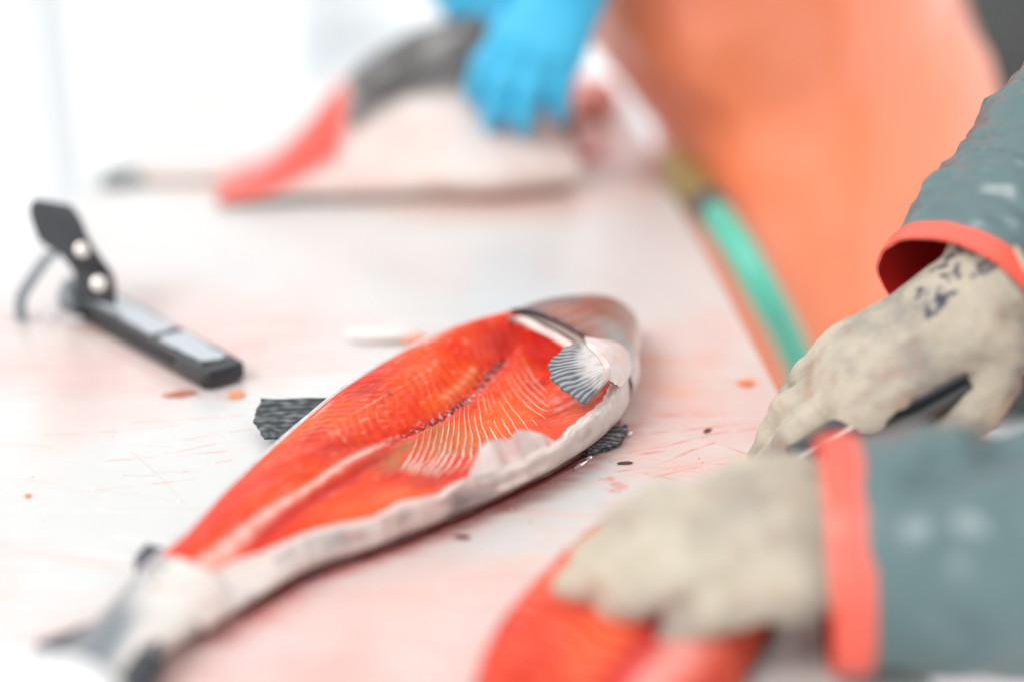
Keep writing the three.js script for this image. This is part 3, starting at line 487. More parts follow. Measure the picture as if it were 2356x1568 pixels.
function sleeve(parent, path, radii, end, opt = {}) {   // path runs from the cuff up the arm
  const wob = opt.wob ?? ((t, a, p) => 0.007 * N(p.x * 20, p.y * 20, p.z * 20) + sm(0, 0.06, t) * (0.006 * Math.abs(N(t * 26, Math.cos(a) * 2.2, Math.sin(a) * 2.2 + 5)) + 0.004 * N(t * 60, Math.cos(a) * 3, Math.sin(a) * 3)));
  const up = opt.up ?? V(0, 1, 0), hemLater = (t, a) => Math.exp(-t * 9) * (0.0045 * Math.cos(2 * a + 0.6) + 0.003 * Math.cos(3 * a + 1.9) + 0.002 * N(Math.cos(a) * 4, Math.sin(a) * 4)), g = tube(path, radii, 110, { sides: 64, up, wob: (t, a, p) => wob(t, a, p) + hemLater(t, a), cap: false, squash: opt.squash ?? 1 });
  const s = mesh('sleeve', g, opt.material ?? TEAL, parent);
  const cr = new THREE.CatmullRomCurve3(path, false, 'centripetal'), p0 = cr.getPoint(0), d = cr.getTangent(0), bw = opt.band ?? 0.03;
  const pts = [p0.clone().addScaledVector(d, -0.004), p0.clone().addScaledVector(d, bw * 0.5), p0.clone().addScaledVector(d, bw)], r = radii[0];
  const hem = (t, a) => Math.exp(-t * 9) * (0.0045 * Math.cos(2 * a + 0.6) + 0.003 * Math.cos(3 * a + 1.9) + 0.002 * N(Math.cos(a) * 4, Math.sin(a) * 4)), wob0 = (t, a, p) => wob(0, a, p) + hem(0, a);
  const band = tube(pts, [r + 0.0012, r + 0.0018, r + 0.0012], 14, { sides: 64, up, cap: false, squash: opt.squash ?? 1, wob: wob0 });
  const ip = [p0.clone().addScaledVector(d, -0.004), p0.clone().addScaledVector(d, 0.02), p0.clone().addScaledVector(d, opt.lining ?? 0.075)];
  const lin = tube(ip, [r - 0.001, r - 0.0025, r - 0.004], 14, { sides: 64, up, cap: false, squash: opt.squash ?? 1, wob: wob0 });
  const rim = grid(1, 64, (u, v) => { const a = v * Math.PI * 2, sd = V(0, 0, 0).crossVectors(d, up).normalize(), w = V(0, 0, 0).crossVectors(sd, d).normalize(), p = ip[0].clone(); const rr = mix(r - 0.001, r + 0.0012, u) + wob0(0, a, ip[0]); p.addScaledVector(sd, Math.cos(a) * rr).addScaledVector(w, Math.sin(a) * rr * (opt.squash ?? 1)); return { p: p.toArray() }; }, true);
  mesh('cuff', mergeGeometries([band, rim]), opt.bandMaterial ?? CORAL, s); mesh('cuff_lining', lin, LINING, s);
  return s;
}
function person(name, label, base) { return thing(name, label, 'person', base); }
function inWorld(o) { o.position.sub(o.parent.position); return o; }     // geometry written in world metres under a moved group

// the worker at the table: body just outside the picture on the right, both arms over the table
{
  const DX = 0.17, DZ = -0.17, B = V(0.5 + DX, 0, -0.68 + DZ), w = person('person', 'worker in grey green rain jacket with coral cuffs and dirty cloth gloves, cutting fish', B);
  const y = (h) => TY + h;
  const torso = (x, yy, z) => {
    let d = cone(x, yy, (z + 0.68) * 0.72 - 0.68, [0.5, 1.02, -0.68], [0.49, 1.36, -0.68], 0.135, 0.15);
    d = smin(d, cone(x, yy, z, [0.52, 1.47, -0.5], [0.52, 1.47, -0.86], 0.085, 0.085), 0.1);
    d = smin(d, cone(x, yy, z, [0.52, 1.46, -0.86], [0.5, 1.28, -0.97], 0.082, 0.068), 0.06);
    d = smin(d, cone(x, yy, z, [0.52, 1.46, -0.5], [0.52, 1.2, -0.5], 0.082, 0.075), 0.06);
    d = smin(d, cone(x, yy, z, [0.52, 1.52, -0.68], [0.5, 1.6, -0.68], 0.075, 0.06), 0.05);
    return d + 0.006 * N(x * 14, yy * 10, z * 14);
  };
  const moved = (o) => { o.position.set(DX, 0, DZ); return inWorld(o); };
  moved(mesh('jacket', nets(torso, [0.22, 0.82, -1.12], [0.78, 1.7, -0.32], 0.016), TEAL, w));
  const legs = (x, yy, z) => {
    let d = cone(x, yy, (z + 0.68) * 0.74 - 0.68, [0.485, 0.98, -0.68], [0.455, 1.13, -0.68], 0.162, 0.155);
    for (const s of [-1, 1]) d = smin(d, smin(cone(x, yy, z, [0.5, 0.88, -0.68 + s * 0.1], [0.49, 0.48, -0.68 + s * 0.12], 0.115, 0.09), cone(x, yy, z, [0.49, 0.48, -0.68 + s * 0.12], [0.52, 0.12, -0.68 + s * 0.13], 0.09, 0.085), 0.03), 0.04);
    return d + 0.006 * N(x * 12, yy * 12, z * 12);
  };
  moved(mesh('bib_trousers', nets(legs, [0.24, 0.0, -1.02], [0.76, 1.36, -0.34], 0.016), ORANGE, w));
  for (const s of [-1, 1]) moved(mesh('boot', nets((x, yy, z) => Math.max(smin(cone(x, yy, z, [0.53, 0.06, -0.68 + s * 0.13], [0.36, 0.045, -0.68 + s * 0.14], 0.06, 0.05), cone(x, yy, z, [0.53, 0.06, -0.68 + s * 0.13], [0.53, 0.26, -0.68 + s * 0.13], 0.065, 0.075), 0.03), 0.002 - yy), [0.26, -0.02, -0.68 + s * 0.13 - 0.12], [0.66, 0.38, -0.68 + s * 0.13 + 0.12], 0.012), mat({ color: rgb(0.03, 0.03, 0.03), roughness: 0.5 }), w));
  const headF = (x, yy, z) => { let d = cone(x, yy, z, [0.475, 1.72, -0.68], [0.485, 1.79, -0.68], 0.082, 0.093); d = smin(d, cone(x, yy, z, [0.49, 1.58, -0.68], [0.485, 1.7, -0.68], 0.055, 0.055), 0.03); d = smin(d, cone(x, yy, z, [0.405, 1.74, -0.68], [0.386, 1.715, -0.68], 0.009, 0.014), 0.015); for (const s of [-1, 1]) d = smin(d, cone(x, yy, z, [0.49, 1.745, -0.68 + s * 0.085], [0.488, 1.715, -0.68 + s * 0.083], 0.014, 0.01), 0.01); return smin(d, cone(x, yy, z, [0.402, 1.668, -0.672], [0.402, 1.668, -0.688], 0.014, 0.014), 0.02); };
  moved(mesh('head', nets(headF, [0.34, 1.5, -0.82], [0.62, 1.92, -0.54], 0.008), mat({ color: rgb(0.55, 0.36, 0.27), roughness: 0.55 }), w));
  moved(mesh('woollen_cap', nets((x, yy, z) => Math.max(cone(x, yy, z, [0.485, 1.78, -0.68], [0.49, 1.81, -0.68], 0.1, 0.1), 1.77 - yy + 0.25 * (x - 0.48)), [0.34, 1.68, -0.82], [0.62, 1.96, -0.54], 0.01), mat({ color: rgb(0.04, 0.05, 0.06), roughness: 0.95 }), w));
  // far arm
  const c0 = at(2228, 690, 0.13), arm1 = [c0, c0.clone().add(V(0.085, 0.072, -0.075)), V(0.53, y(0.3), -1.03), V(0.68, y(0.4), -1.06)];
  inWorld(sleeve(w, arm1, [0.064, 0.067, 0.07, 0.07], 0, { up: V(0, 1, 0.4), band: 0.011 }));
  const wr = c0.clone().add(V(-0.004, 0.0, 0.012)), X = at(1768, 1005, 0.03).sub(wr);
  const strokes = [[[-0.012, 0.3], [0.004, 0.62]], [[0.0, 0.3], [0.01, 0.16]], [[0.012, 0.34], [0.004, 0.12]], [[-0.02, 0.5], [-0.008, 0.7]], [[-0.02, 0.72], [-0.006, 0.52]], [[0.018, 0.1], [0.024, -0.1]], [[0.024, -0.1], [0.012, -0.16]], [[0.03, 0.42], [0.026, 0.2]], [[0.034, 0.3], [0.024, 0.26]], [[0.03, -0.02], [0.034, -0.26]], [[0.02, -0.2], [0.03, -0.3]], [[-0.01, 0.0], [-0.022, -0.06]], [[-0.004, -0.1], [-0.018, -0.2]], [[0.006, 0.5], [0.016, 0.7]]];
  const marks = (x, yy, z) => {                          // pen marks, worn almost away, on the back of the wrist
    const a = Math.atan2(z, yy), u = x + 0.01; let m = 0;
    if (yy < 0) return 0;
    for (const [[x0, a0], [x1, a1]] of strokes) { const dx = x1 - x0, dy = (a1 - a0) * 0.034, px = u - x0, py = (a + 0.1 - a0) * 0.034, t = clamp((px * dx + py * dy) / (dx * dx + dy * dy)), d = Math.hypot(px - dx * t, py - dy * t); m = Math.max(m, sm(0.0026, 0.0012, d)); }
    return m * 0.95 * sm(-0.7, 0.0, N(x * 200, yy * 200, z * 200));
  };
  const g1 = handGeometry({ side: -1, spread: 0.03, fat: 1.26, cell: 0.002, wrist: [[-0.028, 0.004, 0.008], 0.039], wrinkle: 0.0024,
    curl: [[0.18, 0.22, 0.15], [0.2, 0.28, 0.2], [0.22, 0.3, 0.2], [0.3, 0.4, 0.25]], thumb: [[-0.005, -0.018, 0.03], [0.035, -0.034, 0.048], [0.075, -0.043, 0.046], [0.106, -0.044, 0.036]], color: gloveColor(3, 0.95, marks) });
  const m1 = mesh('glove', g1, gloveM, w); m1.applyMatrix4(frame(wr, X, V(-0.5, 0.72, 0.42))); inWorld(m1);
  // near arm
  const c1 = at(1905, 1262, 0.062), arm2 = [c1, c1.clone().add(V(0.09, 0.008, 0.012)), V(0.47, y(0.12), -0.64), V(0.69, y(0.3), -0.67)];
  inWorld(sleeve(w, arm2, [0.059, 0.066, 0.072, 0.072], 0, { rings: 0.003, lining: 0.035, band: 0.0165, wob: (t, a, p) => 0.009 * N(p.x * 17, p.y * 17, p.z * 17 + 4) + sm(0.1, 0.19, t) * (0.009 * Math.abs(N(p.x * 30, a * 1.2, 4)) - 0.02 * gauss(a - 2.5 + 9 * (p.x - 0.3), 0.28) - 0.016 * gauss(a - 3.3 + 7 * (p.x - 0.26), 0.2) - 0.013 * gauss(a - 1.6 - 8 * (p.x - 0.3), 0.22)) - 0.012 * Math.exp(-(((p.x - 0.29) / 0.02) ** 2)) * sm(-0.2, 0.9, Math.cos(a - 2.2)) }));
  const g2 = handGeometry({ side: 1, spread: 0.0, fuse: 0.007, fat: 1.28, cell: 0.0026, wrist: [[-0.03, 0, 0], 0.04], wrinkle: 0.0042,
    curl: [[0.2, 0.35, 0.3], [0.2, 0.35, 0.3], [0.22, 0.4, 0.35], [0.22, 0.42, 0.3]], thumb: [[0.01, -0.02, 0.03], [0.045, -0.03, 0.055], [0.075, -0.034, 0.058], [0.1, -0.036, 0.05]], color: gloveColor(11, 0.5) });
  const m2 = mesh('glove', g2, gloveM, w), wr2 = c1.clone().add(V(0.05, 0.014, -0.004));
  m2.applyMatrix4(frame(wr2, at(1330, 1290, 0.07).sub(wr2), V(-0.1, 0.85, 0.45))); inWorld(m2);
  // knife in the far hand
  const k = thing('knife', 'black handled knife gripped in the dirty cloth glove', 'knife', at(1856, 1054, 0.03));
  const kd = at(2130, 905, 0.075).sub(at(1862, 1050, 0.03)).normalize(), kx = [V(0, 0, 0).addScaledVector(kd, -0.012), V(0, 0, 0).addScaledVector(kd, 0.03), V(0, 0, 0).addScaledVector(kd, 0.08), V(0, 0, 0).addScaledVector(kd, 0.12)];
  mesh('handle', tube(kx, [0.0135, 0.0155, 0.0165, 0.015], 40, { sides: 20, squash: 1 }), mat({ color: rgb(0.012, 0.013, 0.016), roughness: 0.22, clearcoat: 0.6 }), k);
  const bl = new THREE.Shape(); bl.moveTo(0, 0.009); bl.lineTo(0.13, 0.004); bl.quadraticCurveTo(0.145, 0.0, 0.135, -0.004); bl.lineTo(0, -0.012);
  const bg = new THREE.ExtrudeGeometry(bl, { depth: 0.0016, bevelEnabled: false }); bg.translate(0, 0, -0.0008);
  const bm = mesh('blade', bg, mat({ color: rgb(0.7, 0.71, 0.72), metalness: 1, roughness: 0.25 }), k); bm.applyMatrix4(frame(V(0, 0, 0).addScaledVector(kd, -0.01), V(-0.25, -0.12, 0.95), V(0, 1, 0.1)));
}
// the salmon under the near glove
{
  const P0 = at(1640, 1235, 0), dirv = at(1400, 1568, 0).sub(P0).setY(0).normalize();
  const f = thing('salmon_fillet', 'thick salmon side with bright orange flesh held down by the near gloved hand', 'fish', V(P0.x, TY, P0.z), Math.atan2(-dirv.z, dirv.x));
  // x along the side, z towards the camera; flesh up
  const half = tab([[-0.02, 0.03], [0.02, 0.055], [0.08, 0.066], [0.16, 0.068], [0.22, 0.06], [0.27, 0.03]]), off = tab([[-0.02, 0.0], [0.05, 0.0], [0.16, 0.0], [0.27, 0.0]]), hgt = tab([[-0.02, 0.012], [0.03, 0.024], [0.1, 0.03], [0.2, 0.032], [0.27, 0.018]]);
  mesh('flesh', grid(120, 70, (u, v) => { const s = mix(-0.02, 0.27, u), q = v * 2 - 1, H = hgt(s), z = off(s) + q * half(s), e = Math.pow(1 - Math.pow(Math.abs(q), 9), 0.5), yy = 0.004 + H * e + 0.0015 * N(s * 40, z * 50) - 0.006 * gauss(q + 0.35, 0.12) * e;
    let c = mix3(FL.base, FL.lite, clamp(0.3 + fbm(s * 14, z * 22, 3, 3))); c = mix3(c, FL.pale, 0.35 * Math.pow(0.5 + 0.5 * Math.sin(s * 420 + Math.abs(q) * 14 + 5 * N(s * 20, z * 30)), 5)); c = mix3(c, FL.deep, clamp(1.6 * fbm(s * 20, z * 30, 9, 3))); c = mix3(c, [0.55, 0.012, 0.03], 0.8 * gauss(q + 0.35, 0.14) * sm(0.08, 0.14, s)); c = mix3(c, [0.8, 0.4, 0.36], 0.65 * gauss(q + 0.62, 0.2) * sm(0.06, 0.12, s)); return { p: [s, yy, z], c }; }), wetFlesh(), f);
  mesh('skin', grid(120, 40, (u, v) => { const s = mix(-0.02, 0.27, u), q = Math.cos(v * Math.PI), z = off(s) + q * (half(s) + 0.0012), yy = 0.004 - 0.003 * Math.sin(v * Math.PI); return { p: [s, Math.max(0.001, yy + (Math.abs(q) > 0.98 ? 0.002 : 0)), z], c: mix3([0.6, 0.58, 0.57], [0.25, 0.26, 0.27], clamp(0.4 + fbm(s * 20, v * 4, 2, 3))) }; }), wetSkin(), f);
}

// ---------------------------------------------------------------- the far worker and the fish being lifted
{
  const OZ = -0.13, B = V(0.47, 0, -1.78 + OZ), w = person('person', 'worker in bright orange rain bib leaning on far end of table, blue rubber gloves', B);
  const body = (x, yy, z) => {
    let d = cone(x, yy, (z + 1.78) * 0.75 - 1.78, [0.5, 0.92, -1.78], [0.37, 1.18, -1.78], 0.205, 0.225);
    d = smin(d, cone(x, yy, (z + 1.78) * 0.75 - 1.78, [0.36, 1.18, -1.78], [0.26, 1.42, -1.78], 0.215, 0.17), 0.08);
    for (const s of [-1, 1]) d = smin(d, smin(cone(x, yy, z, [0.45, 0.86, -1.78 + s * 0.11], [0.53, 0.5, -1.78 + s * 0.13], 0.18, 0.17), cone(x, yy, z, [0.53, 0.5, -1.78 + s * 0.13], [0.52, 0.1, -1.78 + s * 0.14], 0.112, 0.1), 0.04), 0.06);
    return Math.max(d + 0.022 * fbm(x * 6, yy * 5, z * 6, 3) + 0.003 * N(x * 25, yy * 16, z * 25), 0.272 - x - 2 * Math.max(0, yy - TY - 0.02));
  };
  const moved = (o) => { o.position.z = OZ; return inWorld(o); };
  moved(mesh('bib_trousers', nets(body, [0.05, 0.02, -2.2], [0.8, 1.62, -1.36], 0.016), ORANGE, w));
  const jk = (x, yy, z) => { let d = cone(x, yy, (z + 1.78) * 0.8 - 1.78, [0.3, 1.44, -1.78], [0.26, 1.52, -1.78], 0.16, 0.14); for (const s of [-1, 1]) d = smin(d, smin(cone(x, yy, z, [0.27, 1.52, -1.78 + s * 0.2], [0.26, 1.3, -1.74 + s * 0.22], 0.085, 0.07), cone(x, yy, z, [0.26, 1.3, -1.74 + s * 0.22], s > 0 ? [0.155, 1.19, -1.66] : [0.02, 1.21, -1.85], 0.068, 0.05), 0.03), 0.05); return smin(d, cone(x, yy, z, [0.26, 1.55, -1.78], [0.22, 1.66, -1.78], 0.07, 0.06), 0.05) + 0.006 * N(x * 14, yy * 14, z * 14); };
  inWorld(mesh('jacket', nets(jk, [-0.1, 1.1, -2.2], [0.55, 1.78, -1.36], 0.016), ORANGE, w));
  for (const s of [-1, 1]) moved(mesh('boot', nets((x, yy, z) => Math.max(smin(cone(x, yy, z, [0.53, 0.06, -1.78 + s * 0.14], [0.36, 0.045, -1.78 + s * 0.15], 0.06, 0.05), cone(x, yy, z, [0.53, 0.06, -1.78 + s * 0.14], [0.53, 0.22, -1.78 + s * 0.14], 0.065, 0.075), 0.03), 0.002 - yy), [0.26, -0.02, -1.78 + s * 0.14 - 0.12], [0.66, 0.34, -1.78 + s * 0.14 + 0.12], 0.012), mat({ color: rgb(0.03, 0.03, 0.03), roughness: 0.5 }), w));
  const headF = (x, yy, z) => { let d = cone(x, yy, z, [0.19, 1.76, -1.78], [0.2, 1.83, -1.78], 0.082, 0.093); d = smin(d, cone(x, yy, z, [0.22, 1.64, -1.78], [0.2, 1.74, -1.78], 0.055, 0.055), 0.03); d = smin(d, cone(x, yy, z, [0.12, 1.77, -1.78], [0.1, 1.745, -1.78], 0.009, 0.014), 0.015); for (const s of [-1, 1]) d = smin(d, cone(x, yy, z, [0.2, 1.79, -1.78 + s * 0.085], [0.198, 1.76, -1.78 + s * 0.083], 0.014, 0.01), 0.01); return d; };
  moved(mesh('head', nets(headF, [0.05, 1.55, -1.92], [0.34, 1.97, -1.64], 0.01), mat({ color: rgb(0.5, 0.33, 0.25), roughness: 0.55 }), w));
  moved(mesh('woollen_cap', nets((x, yy, z) => Math.max(cone(x, yy, z, [0.2, 1.82, -1.78], [0.205, 1.85, -1.78], 0.1, 0.1), 1.81 - yy + 0.25 * (x - 0.2)), [0.06, 1.72, -1.92], [0.34, 2.0, -1.64], 0.012), mat({ color: rgb(0.05, 0.05, 0.07), roughness: 0.95 }), w));
  const blue = mat({ color: rgb(0.03, 0.42, 0.68), roughness: 0.4, clearcoat: 0.3, clearcoatRoughness: 0.3 });
  const hand = (o, x, yv, side, curl) => { const g = handGeometry({ side, spread: 0.09, fat: 1.25, cell: 0.004, wrist: [[-0.05, 0, 0], 0.036], wrinkle: 0.0016, curl, thumb: [[0.01, -0.015, 0.03], [0.05, -0.03, 0.06], [0.085, -0.045, 0.062], [0.11, -0.06, 0.05]] }); const m = mesh('glove', g, blue, w); m.applyMatrix4(frame(o, x, yv).scale(V(1.06, 1.15, 1.22))); return inWorld(m); };
  hand(V(0.126, TY + 0.268, -1.66), V(-0.55, -1, 0.1), V(-0.35, 0.3, 0.95), 1, [[0.1, 0.3, 0.3], [0.1, 0.25, 0.25], [0.1, 0.3, 0.3], [0.2, 0.35, 0.3]]);
  hand(V(0.045, TY + 0.335, -1.86), V(-0.35, -1, 0.3), V(-0.3, 0.3, 0.95), -1, [[0.3, 0.6, 0.5], [0.3, 0.6, 0.5], [0.3, 0.6, 0.5], [0.3, 0.6, 0.5]]);
}
{
  const f = thing('whole_salmon', 'salmon with dark back and pale side, raised off the table by the blue glove', 'fish', V(0, TY, -1.76));
  const top = tab([[-0.3, 0.012], [-0.25, 0.03], [-0.2, 0.07], [-0.16, 0.115], [-0.11, 0.155], [-0.05, 0.185], [0.02, 0.2], [0.07, 0.18], [0.11, 0.12], [0.135, 0.06]]), bot = tab([[-0.3, 0.001], [-0.05, 0.001], [0.05, 0.003], [0.135, 0.012]]), wid = tab([[-0.3, 0.03], [-0.2, 0.04], [0.0, 0.05], [0.07, 0.045], [0.135, 0.012]]);
  mesh('body', grid(110, 60, (u, v) => { const x = mix(-0.3, 0.135, u), a = v * Math.PI * 2, t = top(x), b = bot(x), k = u === 0 || u === 1 ? 0.05 : 1, c = (t + b) / 2, yy = c + Math.sin(a) * (t - b) / 2 * k, z = Math.cos(a) * wid(x) * k * (1 + 0.5 * sm(0.12, 0.02, yy)) + (Math.cos(a) > 0 ? 0.1 : 0.03) * sm(0.11, 0, yy) + 0.012 * N(x * 14, yy * 20, 3), rel = (yy - b) / (t - b), n = fbm(x * 14, v * 5, 3, 3);
    let q = mix3([0.7, 0.62, 0.58], [0.74, 0.5, 0.45], clamp(0.3 + 1.3 * n)); q = mix3(q, [0.075, 0.07, 0.07], sm(0.48, 0.66, rel + 0.14 * n) * sm(-0.165, -0.135, x)); q = mix3(q, [0.16, 0.085, 0.08], 0.6 * sm(0.6, 0.8, rel) * sm(0.0, 0.06, x)); q = mix3(q, [0.68, 0.05, 0.025], sm(0.3, 0.5, rel + 0.12 * n) * (1 - sm(-0.16, -0.14, x))); q = mix3(q, [0.66, 0.3, 0.26], 0.7 * sm(0.15, 0.2, x)); return { p: [x, yy, z], c: q }; }, true), wetSkin(), f);
  mesh('tail_strip', grid(40, 16, (u, v) => { const x = mix(-0.27, -0.41, u), a = v * Math.PI * 2, k = u === 1 || u === 0 ? 0.1 : 1; return { p: [x, 0.006 + Math.sin(a) * 0.0048 * k, 0.02 * u + Math.cos(a) * mix(0.036, 0.016, u) * k], c: mix3([0.7, 0.4, 0.32], [0.6, 0.55, 0.52], clamp(0.4 + fbm(x * 20, v * 3, 2, 3) + u * 0.4)) }; }, true), wetSkin(), f);
  mesh('tail_fin', grid(20, 24, (u, v) => { const x = mix(-0.395, -0.462, u) + 0.012 * Math.sin(v * Math.PI) * u, side = v < 0.5 ? 1 : -1, t = v < 0.5 ? v * 2 : 2 - v * 2; return { p: [x, 0.006 + side * 0.0025 * (1 - u * 0.6), 0.02 + (t - 0.5) * mix(0.03, 0.085, u)], c: [0.06, 0.085, 0.085] }; }, true), wetSkin(), f);
}

// ---------------------------------------------------------------- black sheath with belt loop
function ribbon(pts, half, thick, seg = 60) {          // half: half-width vector (function of t)
  const c = new THREE.CatmullRomCurve3(pts, false, 'centripetal');
  return grid(seg, 8, (u, v) => { const p = c.getPoint(u), d = c.getTangent(u), h = half(u), n = V(0, 0, 0).crossVectors(d, h).normalize(), q = [[-1, -1], [0, -1], [1, -1], [1.04, 0], [1, 1], [0, 1], [-1, 1], [-1.04, 0]][Math.round(v * 8) % 8]; p.addScaledVector(h, q[0]).addScaledVector(n, q[1] * thick / 2); return { p: p.toArray() }; }, true);
}
{
  const e0 = at(522, 888, 0), e1 = at(205, 712, 0), dv = e0.clone().sub(e1).setY(0), L = dv.length(); dv.normalize();
  const t = thing('knife_sheath', 'wet black knife sheath with riveted belt loop lying beyond the salmon', 'sheath', V(e1.x, TY, e1.z), Math.atan2(-dv.z, dv.x));
  const loc = (xd, yd, h) => t.worldToLocal(at(xd, yd, h));
  const black = mat({ color: rgb(0.014, 0.015, 0.018), roughness: 0.36, clearcoat: 0.3, clearcoatRoughness: 0.2 }), glintMetal = mat({ color: rgb(0.6, 0.63, 0.66), metalness: 0.85, roughness: 0.3 }), leather = mat({ color: rgb(0.014, 0.015, 0.019), roughness: 0.5, clearcoat: 0.12 });
  const slab = (x0, x1, w0, w1, y0, y1, r, m, name, bump = 0.0006, round = 0.28) => {
    const g = grid(50, 40, (u, v) => { const x = mix(x0, x1, u), w = mix(w0, w1, u), a = v * Math.PI * 2, e = round, cx = Math.sign(Math.cos(a)) * Math.pow(Math.abs(Math.cos(a)), e), sy = Math.sign(Math.sin(a)) * Math.pow(Math.abs(Math.sin(a)), e), end = Math.min(u, 1 - u) * (x1 - x0), k = end < r ? Math.sqrt(1 - (1 - end / r) ** 2) * 0.25 + 0.75 : 1, kk = u === 0 || u === 1 ? 0.02 : k; return { p: [x, (y0 + y1) / 2 + sy * (y1 - y0) / 2 * kk + bump * N(x * 120, v * 9), cx * w / 2 * kk] }; }, true);
    return mesh(name, g, m, t);
  };
  slab(0.0, L, 0.042, 0.038, 0.001, 0.0105, 0.006, black, 'lower_shell'); slab(0.004, L - 0.004, 0.038, 0.034, 0.0112, 0.0185, 0.006, black, 'upper_shell');
  slab(0.03, L * 0.6, 0.024, 0.026, 0.0183, 0.0208, 0.006, glintMetal, 'glint_plate', 0.0022, 0.6); slab(L * 0.64, L - 0.012, 0.027, 0.02, 0.0183, 0.0208, 0.006, glintMetal, 'glint_plate', 0.0022, 0.6);  // pale metal plates added to stand for wet glints on the black top
  slab(L - 0.05, L + 0.002, 0.0415, 0.037, 0.003, 0.0178, 0.008, black, 'end_cap');
  const hw = V(0, 0, -1), H = (a, b) => (u) => { const k = mix(a, b, u); return hw.clone().multiplyScalar(k); };
  // belt strap: up from the shell, a tall loop, and its loose end hanging down
  const hAcross = (k) => () => loc(195, 500, 0.09).sub(loc(85, 480, 0.09)).normalize().multiplyScalar(k);
  const mid = (a, b) => a.clone().lerp(b, 0.5);
  const q0 = mid(loc(255, 690, 0.03), loc(185, 690, 0.03)), q1 = mid(loc(265, 640, 0.045), loc(165, 620, 0.045)), q2 = mid(loc(235, 590, 0.062), loc(140, 590, 0.06)), q3 = mid(loc(205, 540, 0.078), loc(110, 545, 0.078)), q4 = mid(loc(192, 495, 0.096), loc(80, 486, 0.096));
  const back = q4.clone().add(V(-0.022, -0.004, 0.0)), back2 = q3.clone().add(V(-0.024, -0.012, 0)), back3 = q2.clone().add(V(-0.008, -0.004, 0));
  mesh('belt_loop', ribbon([q0, q1, q2, q3, q4, q4.clone().add(V(-0.012, 0.006, 0)), back, back2, back3], hAcross(0.0235), 0.005, 120), leather, t);
  const s0 = loc(120, 585, 0.05), s1 = loc(75, 640, 0.035), s2 = loc(48, 690, 0.02), s3 = loc(50, 738, 0.002);
  mesh('loose_strap', ribbon([back3, s0, s1, s2, s3], () => hAcross(0.006)(), 0.0022, 60), mat({ color: rgb(0.12, 0.14, 0.16), roughness: 0.3, clearcoat: 0.5 }), t);
  mesh('keeper', tube([loc(165, 650, 0.03), loc(160, 690, 0.022), loc(180, 710, 0.012)], [0.008, 0.011, 0.008], 24, { sides: 14 }), mat({ color: rgb(0.15, 0.17, 0.19), roughness: 0.35, clearcoat: 0.5 }), t);
  for (const [x, y, h, r] of [[190, 574, 0.07, 0.0068], [228, 652, 0.047, 0.007]]) { const g = new THREE.SphereGeometry(r, 24, 14, 0, Math.PI * 2, 0, Math.PI / 2); g.scale(1, 0.22, 1); const m = mesh('rivet', g, mat({ color: rgb(0.72, 0.66, 0.6), metalness: 0.9, roughness: 0.35 }), t), p = loc(x, y, h); m.position.copy(p); m.quaternion.setFromUnitVectors(V(0, 1, 0), t.worldToLocal(t.localToWorld(p.clone()).add(V(0.1, 0.45, 0.9))).sub(p).normalize()); }
}

// ---------------------------------------------------------------- hose with brass coupling hanging at the table edge
{
  const h = thing('garden_hose', 'green rubber hose with brass coupling hanging beside the table edge', 'hose', V(0.34, 0, -1.6));
  const P = (x, y, d) => { const p = at(x, y, d); return p; };
  const pts = [P(1640, 478, 0.004), P(1700, 570, -0.012), P(1762, 680, -0.055), P(1815, 780, -0.12), P(1850, 870, -0.18), V(0.37, 0.55, -1.22), V(0.4, 0.25, -1.2), V(0.46, 0.03, -1.3), V(0.7, 0.02, -1.5), V(1.4, 0.02, -1.7)];
  inWorld(mesh('hose', tube(pts, pts.map(() => 0.0185), 220, { sides: 18, up: V(0.3, 0.2, 1) }), mat({ color: rgb(0.1, 0.52, 0.38), roughness: 0.4, clearcoat: 0.2 }), h));
  const c = [P(1553, 372, 0.02), P(1580, 405, 0.016), P(1612, 442, 0.01), P(1640, 478, 0.004)];
  inWorld(mesh('coupling', tube(c, [0.022, 0.029, 0.026, 0.021], 40, { sides: 10 }), mat({ color: rgb(0.42, 0.3, 0.12), metalness: 0.6, roughness: 0.45 }), h));
  inWorld(mesh('ferrule', tube([P(1625, 460, 0.007), P(1652, 496, 0.002)], [0.021, 0.021], 12, { sides: 18 }), mat({ color: rgb(0.1, 0.1, 0.1), roughness: 0.5 }), h));
}

